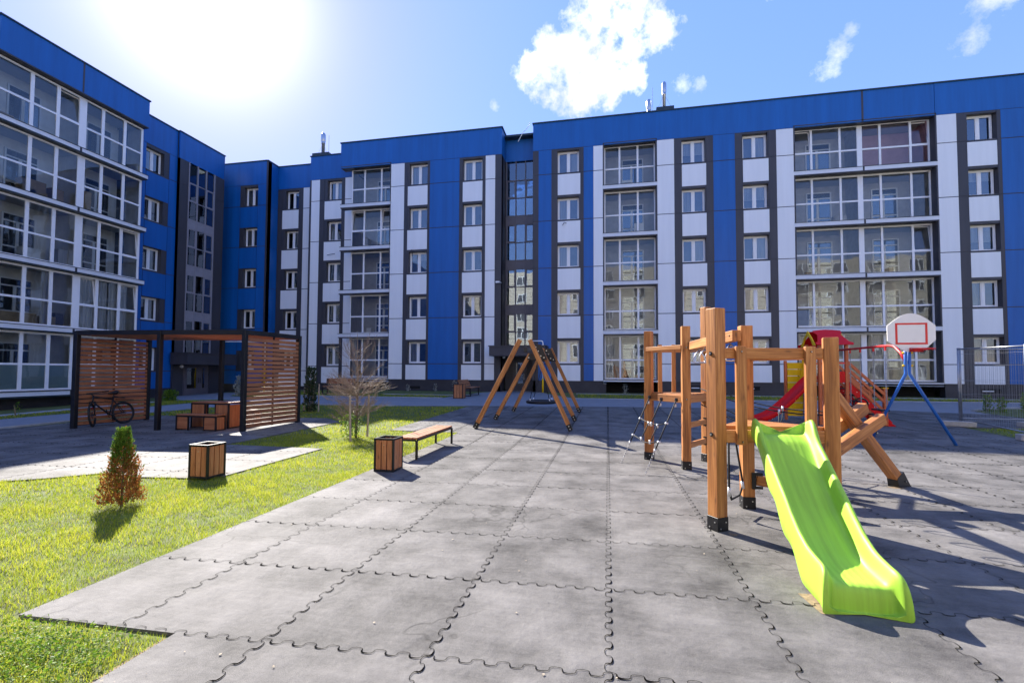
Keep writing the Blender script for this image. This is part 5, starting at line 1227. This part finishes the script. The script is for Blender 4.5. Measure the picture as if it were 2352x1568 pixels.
# red slide going left
a0, a1 = Vector((6.05, 15.62, 1.40)), Vector((4.25, 14.95, .22)); prof = [(0, 1.42), (.12, 1.40), (.3, 1.26), (.7, .88), (1.1, .56), (1.45, .34), (1.7, .24), (1.95, .20)]
dx_ = Vector((a1.x-a0.x, a1.y-a0.y, 0)).normalized(); nx_ = Vector((-dx_.y, dx_.x, 0))
stn = []
for t, z in prof:
    p = Vector((a0.x, a0.y, 0))+dx_*t; wl = .15; stn.append([tuple(p+nx_*x+Vector((0, 0, zz))) for x, zz in ((-.24, z-.05), (-.245, z+wl), (-.215, z+wl), (-.21, z), (.21, z), (.215, z+wl), (.245, z+wl), (.24, z-.05), (.1, z-.04), (-.1, z-.04))])
rs = loft(stn, 'slide', m_red, pt)
g = MB()
for sd_ in (-.25, .25):
    for i in range(1, len(prof)-1):
        p = Vector((a0.x, a0.y, 0))+dx_*prof[i][0]+nx_*sd_
        for q in (.0, .14): g.tube([p+dx_*q+Vector((0, 0, prof[i][1]+.02-q*.5)), p+dx_*q+nx_*(sd_*.02)+Vector((0, 0, prof[i][1]+.02-q*.5))], .009, 6)
g.build('bolt', m_bolt, rs)
g = MB(); e_ = Vector((a0.x, a0.y, 0))+dx_*1.8; g.bar(e_+Vector((0, 0, .08)), e_+Vector((0, 0, .2)), .1, .4); g.build('slide_foot', m_red, rs)
# stair on the right
for y in (15.3, 16.1):
    s0_, s1_ = Vector((TX1+.03, y, 1.28)), Vector((7.86, y, .16))
    g = MB(); g.bar(s0_, s1_, .03, .17); st_ = g.build('stringer', m_red, pt)
    g = MB()
    for i in range(7): p = s0_+(s1_-s0_)*((i+.5)/7); g.tube([p+Vector((0, -.016, .03)), p+Vector((0, -.022, .03))], .010, 6)
    g.build('bolt', m_bolt, st_)
    for dz in (.62, .40, .12):
        g = MB(); g.bar((TX1+.02, y-.03, 1.38+dz*.9), (7.72, y-.03, .40+dz), .03, .08); g.build('hand_rail', w_orange, pt, bevel=.004)
    g = MB(); g.box(7.70, 7.80, y-.05, y+.05, .12, 1.18); o = g.build('post', w_orange, pt, bevel=.008); g = MB(); g.box(7.685, 7.815, y-.065, y+.065, 1.18, 1.205); g.build('post_cap', m_yel, o)
    g = MB(); g.plate([(0, 0), (.2, 0), (.18, .03), (.04, .12), (0, .14)], (7.80, y+.02, .11), (1, 0, 0), (0, 0, 1), .04); g.build('stringer_foot', m_red, st_)
g = MB()
for i in range(6): t = (i+.6)/6; g.box(6.82+1.0*t-.08, 6.82+1.0*t+.08, 15.32, 16.08, 1.25-1.1*t, 1.28-1.1*t)
g.build('step', m_metal, pt)
# swing beam and chains
g = MB(); bt = [(6.62, 15.4, 2.28), (6.70, 13.0, 2.285), (6.705, 12.8, 2.26), (6.70, 12.55, 2.10), (6.69, 12.36, 1.88)]
g.tube(bt, .03, 10); sbm = g.build('swing_beam', m_redp, pt, smooth=True)
cr = MB(); hg = MB()
for yy in (14.75, 14.25, 13.65, 13.15):
    xx = 6.62+(15.4-yy)/2.4*.08; hg.tube([(xx, yy, 2.27), (xx, yy, 2.17)], .025, 8); cr.tube([(xx, yy, 2.16), (xx, yy, .72)], .007, 6)
    for i in range(26): cr.ring((xx, yy, 2.16-i*.055), (1, 0, 0) if i % 2 else (0, 1, 0), .02, .005, 8, 4)
hg.build('hanger', m_redp, sbm); cr.build('chain', m_chain, sbm)
for y0_, y1_ in ((14.75, 14.25), (13.65, 13.15)):
    g = MB(); xx = 6.68; g.box(xx-.09, xx+.09, y1_, y0_, .68, .72); o = g.build('swing_seat', m_metal, sbm, bevel=.01)
g = MB(); g.ring((6.95, 14.9, .75), (.3, 1, .1), .16, .02, 24, 6); g.build('hand_wheel', m_metal, pt, smooth=True)
# blue stand and backboard
for sg, ft in ((-1, (6.09, 12.60)), (1, (7.47, 12.08))):
    x = 6.72+.04*sg; g = MB(); g.tube([(ft[0], ft[1], gz(*ft)), (x, 12.34, 1.60), (x, 12.34, 1.70), (x, 12.33, 2.45)], .032, 10); o = g.build('stand_leg', m_bluep, pt, smooth=True)
    g = MB(); [g.lathe([(.004, -.025), (.022, -.015), (.026, 0), (.022, .015), (.004, .025)], (x+.045*sg, 12.33, zz), 10) for zz in (1.79, 2.08)]; g.build('cap', m_yel, o, smooth=True)
arc = [(-.48, .25), (-.48, .60)]+[(-.48+.96*(i/12), .60+.28*math.sin(math.pi*i/12)) for i in range(1, 12)]+[(.48, .60), (.48, .27), (.22, .02), (.12, 0), (-.08, 0), (-.14, .02), (-.38, .17)]
arc = arc[::-1]
bo = Vector((6.77, 12.28, 2.10)); g = MB(); g.plate(arc, bo, (1, 0, 0), (0, 0, 1), .02); bd = g.build('backboard', m_board, pt)
g = MB()
for (xa, xb, za, zb_) in ((-.32, .32, .62, .66), (-.32, .32, .17, .21), (-.32, -.275, .21, .62), (.275, .32, .21, .62)): g.box(bo.x+xa, bo.x+xb, bo.y-.0245, bo.y-.0205, bo.z+za, bo.z+zb_)
g.build('target_square', m_redp, bd)
g = MB(); rc_ = Vector((6.85, 12.0, 2.16)); g.ring(rc_, (0, 0, 1), .2, .012, 28, 8); g.box(6.72, 6.98, 12.22, 12.26, 2.10, 2.19)
for sx in (-.1, .1): g.bar((6.85+sx, 12.22, 2.12), (6.85+sx*1.4, 12.12, 2.155), .02, .02)
for i in range(10): an = 2*math.pi*i/10; g.ring(rc_+Vector((.2*math.cos(an), .2*math.sin(an), -.02)), (math.cos(an), math.sin(an), 0), .014, .004, 8, 4)
g.build('hoop', m_redp, bd, smooth=True)

# ------------------------------------------------------------------ site fence panels on concrete feet
def fence_panel(p, q, label, top=2.18):
    p, q = Vector((*p, 0)), Vector((*q, 0)); d = (q-p); L = d.length; d.normalize(); zp, zq = gz(p.x, p.y)+.16, gz(q.x, q.y)+.16
    t = thing('fence_panel', label, 'fence', (p.x, p.y, gz(p.x, p.y)), 'wire mesh site fence panels')
    g = MB(); a_, b_ = p+Vector((0, 0, zp)), q+Vector((0, 0, zq)); up_ = Vector((0, 0, 1))
    g.tube([a_-up_*.1, a_+up_*(top-.1)], .021, 8); g.tube([b_-up_*.1, b_+up_*(top-.1)], .021, 8); g.tube([a_+up_*(top-.14), b_+up_*(top-.14)], .019, 8); g.tube([a_+up_*.06, b_+up_*.06], .019, 8)
    g.build('tube_frame', m_galv, t, smooth=True)
    g = MB(); n = int(L/.09)
    for i in range(1, n): c = a_+(b_-a_)*(i/n); g.tube([c+up_*.06, c+up_*(top-.14)], .0022, 4, cap=False)
    for zz in (.35, .75, 1.15, 1.6, 1.9): g.tube([a_+up_*zz, b_+up_*zz], .0026, 4, cap=False)
    g.build('wire_mesh', m_galv, t); return t
fence_panel((9.86, 15.78), (9.35, 12.85), 'wire mesh fence panel running towards the camera at the right edge')
fence_panel((9.96, 15.86), (13.4, 15.95), 'wire mesh fence panel running right behind the small grass wedge')
def block(x, y, rz, label, l=.70, w=.24, h=.15, col=None):
    z = gz(x, y); g = MB(); g.box(-l/2, l/2, -w/2, w/2, 0, h); o = g.build('concrete_block', col or m_conc, None, bevel=.02, seg=2, loc=(x, y, z), rz=rz)
    return tag(o, label, 'block', 'concrete feet of the site fence')
block(9.80, 15.72, R(-22), 'concrete fence foot under the nearest fence corner'); block(11.75, 15.95, R(5), 'pinkish concrete fence foot further right along the fence')
block(9.75, 13.15, R(-8), 'whitish concrete fence foot at the right edge of the picture'); block(5.28, 5.9, R(80), 'pale concrete block in the sun at the right edge', .5, .22, .22, m_kerb)

# ------------------------------------------------------------------ plants
def leaves(g, n, f, size, rnd, up=.3, shade=lambda t: t):
    """n small pointed leaf faces at positions from f(); uv.x carries a tone value"""
    for _ in range(n):
        p, dr, tone, s_ = f(); p = Vector(p); dr = Vector(dr).normalized()
        sd_ = dr.cross(Vector((rnd.uniform(-1, 1), rnd.uniform(-1, 1), rnd.uniform(-1, 1)))).normalized()
        L = size*s_; w = L*.28; m_ = p+dr*L*.5+Vector((0, 0, -L*.06)); tip = p+dr*L
        g.face([p, m_+sd_*w, tip, m_-sd_*w], [(tone, 0)]*4)
def thuja():
    rnd = random.Random(5); t = thing('thuja', 'small cone-shaped thuja, brown at the bottom and green on top, on the lawn', 'shrub', (-5.66, 4.60, 0)); bx_, by_ = -5.66, 4.60
    g = MB(); g.tube([(bx_, by_, -.03), (bx_+.01, by_, .4), (bx_, by_, .85)], [.016, .011, .004], 6); g.build('trunk', m_bark, t)
    def mk(lo, hi, brown):
        g = MB(); rnd.seed(5)
        for k in range(2300):
            z = .015+.86*rnd.random()**1.05; an = rnd.uniform(0, 6.283); zz = z/.93
            rad = (.20*(1-zz)**1.0+.024)*(1+.20*math.sin(an*3+z*11)+.12*math.sin(an*7-z*17))
            if z < .08: rad *= .9+z*1.2
            r0 = rad*rnd.random()**.45; c = Vector((bx_+r0*math.cos(an), by_+r0*math.sin(an), z)); out = Vector((math.cos(an)*.55, math.sin(an)*.55, rnd.uniform(.6, 1.5))).normalized()
            tb = rnd.uniform(0, .7)
            isb = rnd.random() < .9/(1+math.exp((z-.54-.07*math.sin(an*2.1+1))/.06))
            if isb != brown: continue
            for j in range(6):
                q = c+out*(.009*j)+Vector((rnd.uniform(-.01, .01), rnd.uniform(-.01, .01), rnd.uniform(-.008, .01)))
                leaves(g, 1, lambda: (q, out+Vector((rnd.uniform(-.6, .6), rnd.uniform(-.6, .6), rnd.uniform(-.2, .4))), min(1, tb+rnd.uniform(0, .3)), rnd.uniform(.7, 1.3)), .021, rnd)
        return g
    mk(.03, .92, False).build('green_foliage', m_thuja, t); mk(.03, .6, True).build('dry_foliage', m_dry, t)
thuja()
def larch():
    rnd = random.Random(21); bx_, by_ = -5.98, 10.45; t = thing('bare_tree', 'leafless young larch with dense pale twigs between two stakes', 'tree', (bx_, by_, 0)); H = 2.6
    g = MB(); trunk = [(bx_+.03*math.sin(z*1.3), by_, z) for z in (-.03, .3, .6, .9, 1.2, 1.6, 2.0, 2.4, H)]; g.tube(trunk, [.034, .03, .026, .022, .018, .013, .009, .006, .003], 8); g.build('trunk', m_bark, t, smooth=True)
    g = MB()
    def branch(p, an, el, L, curve, r, depth=0):
        pts = [Vector(p)]; d = Vector((math.cos(an)*math.cos(el), math.sin(an)*math.cos(el), math.sin(el))); n = 6
        for i in range(n):
            d = (d+Vector((rnd.uniform(-.13, .13), rnd.uniform(-.13, .13), curve/n+rnd.uniform(-.06, .06)))).normalized(); pts.append(pts[-1]+d*(L/n))
        g.tube(pts, [r*(1-.82*i/n) for i in range(n+1)], 5 if depth == 0 else 3, cap=False)
        if depth < 2:
            m_ = int(L*(30 if depth == 0 else 15))
            for _ in range(m_):
                k = rnd.randint(1, n-1); q = pts[k]+(pts[k+1]-pts[k])*rnd.random(); a2 = math.atan2(d.y, d.x)+rnd.choice((-1, 1))*rnd.uniform(.3, 1.1)
                branch(q, a2, math.asin(max(-1, min(1, d.z)))+rnd.uniform(-.25, .5), L*rnd.uniform(.18, .38), curve*.5, r*.5, depth+1)
    for _ in range(72):
        z = rnd.choice([rnd.uniform(.35, .7), rnd.uniform(.85, 1.32), rnd.uniform(.95, 1.28)]); an = rnd.uniform(0, 6.283); L = rnd.uniform(.5, .82)
        branch((bx_, by_, z), an, rnd.uniform(-.12, .45), L, .35, .0075)
    for _ in range(30):
        z = rnd.uniform(1.25, 2.1); an = rnd.uniform(0, 6.283); L = rnd.uniform(.3, .75)*(1.2-.3*(z-1.2))
        branch((bx_, by_, z), an, rnd.uniform(.1, .6), L, 1.1, .005, 1 if rnd.random() < .8 else 0)
    g.build('branches', m_twig, t)
    g = MB()
    def f():
        an = rnd.uniform(0, 6.283); r_ = rnd.uniform(0, .22); return ((bx_-.08+r_*math.cos(an)*1.2, by_-.1+r_*math.sin(an), rnd.uniform(.02, .62)*(1-r_)), (rnd.uniform(-1, 1), rnd.uniform(-1, 1), rnd.uniform(-.1, 1)), rnd.random(), rnd.uniform(.6, 1.3))
    leaves(g, 900, f, .045, rnd); o = g.build('undergrowth', m_leaf); tag(o, 'leafy green weeds round the foot of the bare larch', 'weeds')
    for (x, y, h, dx, lb) in ((-5.80, 9.90, 1.03, -.03, 'left wooden stake, nearest, tied to the bare larch'), (-5.77, 10.62, 1.02, .03, 'right wooden stake tied to the bare larch')):
        g = MB(); g.tube([(x, y, -.02), (x+dx, y, h)], .026, 9); o = g.build('wooden_stake', w_stake, None); tag(o, lb, 'stake', 'stakes of the young trees')
larch()
def shrubby(name, label, cat, x, y, h, r, n, mat, leaf, seed, blades=0, group=None, stems=5, stemmat=None):
    rnd = random.Random(seed); z = gz(x, y)-.03; t = thing(name, label, cat, (x, y, z), group)
    g = MB()
    for _ in range(stems): an = rnd.uniform(0, 6.283); g.tube([(x+.2*r*math.cos(an), y+.2*r*math.sin(an), z), (x+.5*r*math.cos(an), y+.5*r*math.sin(an), z+h*.5), (x+.7*r*math.cos(an), y+.7*r*math.sin(an), z+h*.85)], [.01, .007, .003], 5)
    g.build('stems', stemmat or m_bark, t)
    g = MB()
    def f():
        an = rnd.uniform(0, 6.283); zz = rnd.random(); rr = r*math.sqrt(rnd.random())*(1 if zz < .7 else (1.3-zz)/.6)*(.7+.3*math.sin(an*3+zz*7)); return ((x+rr*math.cos(an), y+rr*math.sin(an), z+zz*h), (math.cos(an)*.6+rnd.uniform(-.4, .4), math.sin(an)*.6+rnd.uniform(-.4, .4), rnd.uniform(.1, 1.2)), rnd.random(), rnd.uniform(.6, 1.4))
    leaves(g, n, f, leaf, rnd); g.build('foliage', mat, t); return t
shrubby('evergreen_shrub', 'dark upright evergreen shrub between two stakes behind the pavilion', 'shrub', -10.68, 15.45, 1.62, .23, 800, m_dkleaf, .11, 3, stems=16)
for (x, y, lb) in ((-10.98, 15.5, 'left wooden stake beside the dark evergreen shrub'), (-10.42, 15.55, 'right wooden stake beside the dark evergreen shrub')):
    g = MB(); g.tube([(x, y, .05), (x+.01, y, 1.12)], .026, 8); tag(g.build('wooden_stake', w_stake), lb, 'stake', 'stakes of the young trees')
shrubby('round_shrub', 'rounded green shrub beside the left entrance', 'shrub', -22.6, 20.7, .55, .42, 1400, m_leaf, .07, 4)
shrubby('thin_plant', 'thin small plant in the grass strip under the left balconies', 'plant', -20.9, 13.1, .5, .12, 90, m_leaf, .05, 5, stems=3)
shrubby('pale_grass_tuft', 'tall pale ornamental plant by the blue corner wall', 'plant', -21.2, 23.9, 1.15, .3, 420, m_pale, .12, 6, stems=9, stemmat=m_pale)
for i, (x, y, h) in enumerate(((14.05, 21.0, .62), (14.1, 20.45, .55), (14.75, 20.35, .75), (15.7, 20.6, .5))):
    shrubby('bed_plant', ['slender leafy plant at the left end of the kerbed bed', 'slender leafy plant second from the left in the kerbed bed', 'tallest leafy plant in the kerbed bed', 'low leafy plant at the right of the kerbed bed'][i], 'plant', x, y, h, .16, 260, m_leaf, .07, 30+i, group='young plants in the kerbed bed', stems=4)
for i, (x, y, h) in enumerate(((-12.4, 27.9, .45), (-10.6, 27.95, .5), (-9.3, 27.9, .75), (1.0, 28.1, .6), (2.4, 28.1, .55), (-13.8, 27.8, .4))):
    shrubby('wall_plant', ['short pale weed left of the plinth vent', 'pale weed in the middle of the central plinth', 'tallest pale weed at the right of the central plinth', 'weed in the black void under the narrow balconies, left one', 'weed in the black void under the narrow balconies, right one', 'small pale weed under the corner balconies'][i], 'plant', x, y, h, .16, 70, m_pale, .06, 50+i, group='weeds along the plinth', stems=4, stemmat=m_pale)

# bed soil
struct(sheet('planting_bed', [(13.5, 20.8), (13.3, 19.6), (13.5, 18.4), (20, 18.15), (26, 18.1), (26, 23.6), (18.5, 23.1), (15, 22.0)], m_soil, .0, .04))

# ------------------------------------------------------------------ lawns
LAWNS = [
    ([(-3.82, -3), (-3.82, 2.40), (-3.86, 2.46), (-3.765, 2.46), (-3.765, 11.62), (-5.74, 11.68), (-5.66, 18.3), (-8.6, 18.3), (-10, 18.1), (-13, 18.1), (-15.2, 17.2), (-15.9, 15.2), (-16.1, 13.2), (-14.9, 13.36), (-8.9, 13.8), (-7.95, 13.05), (-8.1, 8.85), (-5.76, 8.80), (-5.70, 6.24), (-6.1, 5.97), (-6.9, 5.88), (-7.7, 5.97), (-8.1, 5.54), (-8.5, 5.24), (-9.5, 3.75), (-11, 1.95), (-13, 0), (-13.5, -3)]),
    ([(-3.9, -3), (-3.9, 2.41), (-2.60, 2.42), (-2.57, -3)]),
    ([(9.95, 15.38), (14, 15.5), (14, 12.75), (9.72, 13.5)]),
    ([(-1.5, 24.05), (6, 24.3), (13.6, 25.4), (28, 26.1), (28, 27.5), (-1.7, 27.5)]),
    ([(-12.6, 25.0), (-8.4, 25.0), (-8.3, 23.0), (-12, 22.9), (-16.8, 23.0), (-16.9, 24.8)]),
    ([(-21.6, -2), (-21.6, 13.2), (-22.4, 20.6), (-18.1, 20.0), (-18.7, 18.4), (-19.4, 15.5), (-19.9, 12), (-19.9, -2)]),
    ([(-22.4, 24.6), (-19.2, 22.6), (-17.0, 23.1), (-17.0, 27), (-22, 28)]),
    ([(15, 20.9), (15.6, 21.8), (18.5, 22.9), (25, 23.4), (25, 20.5)]),
]
VIEW = (fwd.x, fwd.y)
def lawn():
    rng = np.random.default_rng(4); V = []; Fc = []; UVs = []; nb = 0
    vx, vy = fwd.x/math.hypot(fwd.x, fwd.y), fwd.y/math.hypot(fwd.x, fwd.y)
    for li, poly in enumerate(LAWNS):
        P = np.array(poly); xa, ya = P.min(0); xb, yb = P.max(0); area = (xb-xa)*(yb-ya)
        for (d0, d1, dens, hh, ww) in ((0, 5.5, 7200, .036, .0030), (5.5, 8.5, 4200, .038, .0040), (8.5, 13, 2000, .04, .006), (13, 20, 420, .045, .012), (20, 34, 170, .05, .02)):
            n = int(area*dens); pts = rng.random((n, 2))*[xb-xa, yb-ya]+[xa, ya]
            dist = np.hypot(pts[:, 0], pts[:, 1]); dep = pts[:, 0]*vx+pts[:, 1]*vy; lat = -pts[:, 0]*vy+pts[:, 1]*vx
            k = (dist >= d0) & (dist < d1) & (dep > .5) & (np.abs(lat) < dep*1.12+.5); pts = pts[k]
            ins = np.zeros(len(pts), bool); j = len(P)-1
            for i in range(len(P)):
                xi, yi = P[i]; xj, yj = P[j]; c = ((yi > pts[:, 1]) != (yj > pts[:, 1])) & (pts[:, 0] < (xj-xi)*(pts[:, 1]-yi)/(yj-yi+1e-12)+xi); ins ^= c; j = i
            pts = pts[ins]
            # thin and thick patches
            cl = np.sin(pts[:, 0]*3.1+np.sin(pts[:, 1]*2.3)*1.5)*np.sin(pts[:, 1]*2.7+pts[:, 0])+.6*np.sin(pts[:, 0]*9.7+pts[:, 1]*4.1)*np.sin(pts[:, 1]*11.3-pts[:, 0]*3)
            keep = rng.random(len(pts)) < .80+.2*cl; pts = pts[keep]; cl = cl[keep]
            n = len(pts)
            if not n: continue
            h = hh*(.55+rng.random(n)*.9)*(1+.25*cl); an = rng.random(n)*6.283; ln = h*(.2+.7*rng.random(n)); la = rng.random(n)*6.283
            z = np.array([gz(x, y) for x, y in pts])-.021
            wx, wy = np.cos(an)*ww*.5, np.sin(an)*ww*.5; lx, ly = np.cos(la)*ln, np.sin(la)*ln
            b0 = np.stack([pts[:, 0]-wx, pts[:, 1]-wy, z], 1); b1 = np.stack([pts[:, 0]+wx, pts[:, 1]+wy, z], 1)
            m0 = np.stack([pts[:, 0]-wx*.8+lx*.35, pts[:, 1]-wy*.8+ly*.35, z+h*.6], 1); m1 = np.stack([pts[:, 0]+wx*.8+lx*.35, pts[:, 1]+wy*.8+ly*.35, z+h*.6], 1)
            tp = np.stack([pts[:, 0]+lx, pts[:, 1]+ly, z+h], 1)
            v = np.stack([b0, b1, m1, m0, tp], 1).reshape(-1, 3); V.append(v)
            tone = np.clip(.42+.2*cl+rng.normal(0, .2, n), 0, .82); dry = rng.random(n) < .05; tone[dry] = .85+.15*rng.random(dry.sum())
            UVs.append(np.repeat(tone, 7)); Fc.append((nb, n)); nb += n*5
    V = np.concatenate(V); tone = np.concatenate(UVs); nblade = len(V)//5
    me = bpy.data.meshes.new('grass'); me.vertices.add(len(V)); me.vertices.foreach_set('co', V.astype(np.float32).ravel())
    idx = np.arange(nblade)[:, None]*5+np.array([0, 1, 2, 3, 3, 2, 4])[None, :]
    me.loops.add(nblade*7); me.loops.foreach_set('vertex_index', idx.ravel().astype(np.int32))
    me.polygons.add(nblade*2); st_ = (np.arange(nblade)[:, None]*7+np.array([0, 4])[None, :]).ravel(); me.polygons.foreach_set('loop_start', st_.astype(np.int32))
    uvl = me.uv_layers.new(name='UVMap'); uv = np.zeros((nblade*7, 2), np.float32); uv[:, 0] = tone; uvl.data.foreach_set('uv', uv.ravel())
    me.materials.append(m_grass); me.update(calc_edges=True); me.validate()
    o = bpy.data.objects.new('grass', me); COL.objects.link(o); tag(o, 'short yellow-green lawn grass growing round the paved areas', 'grass', kind='stuff'); print('blades', nblade)
lawn()
# grit and dry leaf scraps blown onto the paving
rg = random.Random(77); g = MB()
for _ in range(420):
    x, y = rg.uniform(-5, 7), 1.6+11*rg.random()**1.6
    if not inpoly(x, y, PLAY): continue
    a_ = rg.uniform(0, 6.28); r_ = rg.choice([.003, .004, .006, .010]); z = gz(x, y)+.006
    g.face([(x+r_*math.cos(a_+k*1.3)*rg.uniform(.6, 1.2), y+r_*math.sin(a_+k*1.3)*rg.uniform(.6, 1.2), z+rg.uniform(0, .004)) for k in range(4)])
tag(g.build('grit', m_stakegrit), 'scattered grit and dry scraps on the rubber paving', 'grit', kind='stuff')
# clover patch in the near corner
rnd_ = random.Random(8); g = MB()
def fcl():
    x, y = rnd_.gauss(-3.15, .38), rnd_.gauss(2.1, .16)
    while not (-3.85 < x < -2.68 and 1.4 < y < 2.38): x, y = rnd_.gauss(-3.15, .4), rnd_.gauss(2.1, .2)
    return (x, y, rnd_.uniform(0, .055)), (rnd_.uniform(-1, 1), rnd_.uniform(-1, 1), rnd_.uniform(0, .5)), rnd_.uniform(.3, 1), rnd_.uniform(.6, 1.3)
leaves(g, 2600, fcl, .020, rnd_); o = g.build('clover', m_leaf); tag(o, 'patch of bright clover in the near left lawn corner', 'clover', kind='stuff')

for o in bpy.data.objects:
    for k in ('_wloc', '_local'):
        if k in o: del o[k]
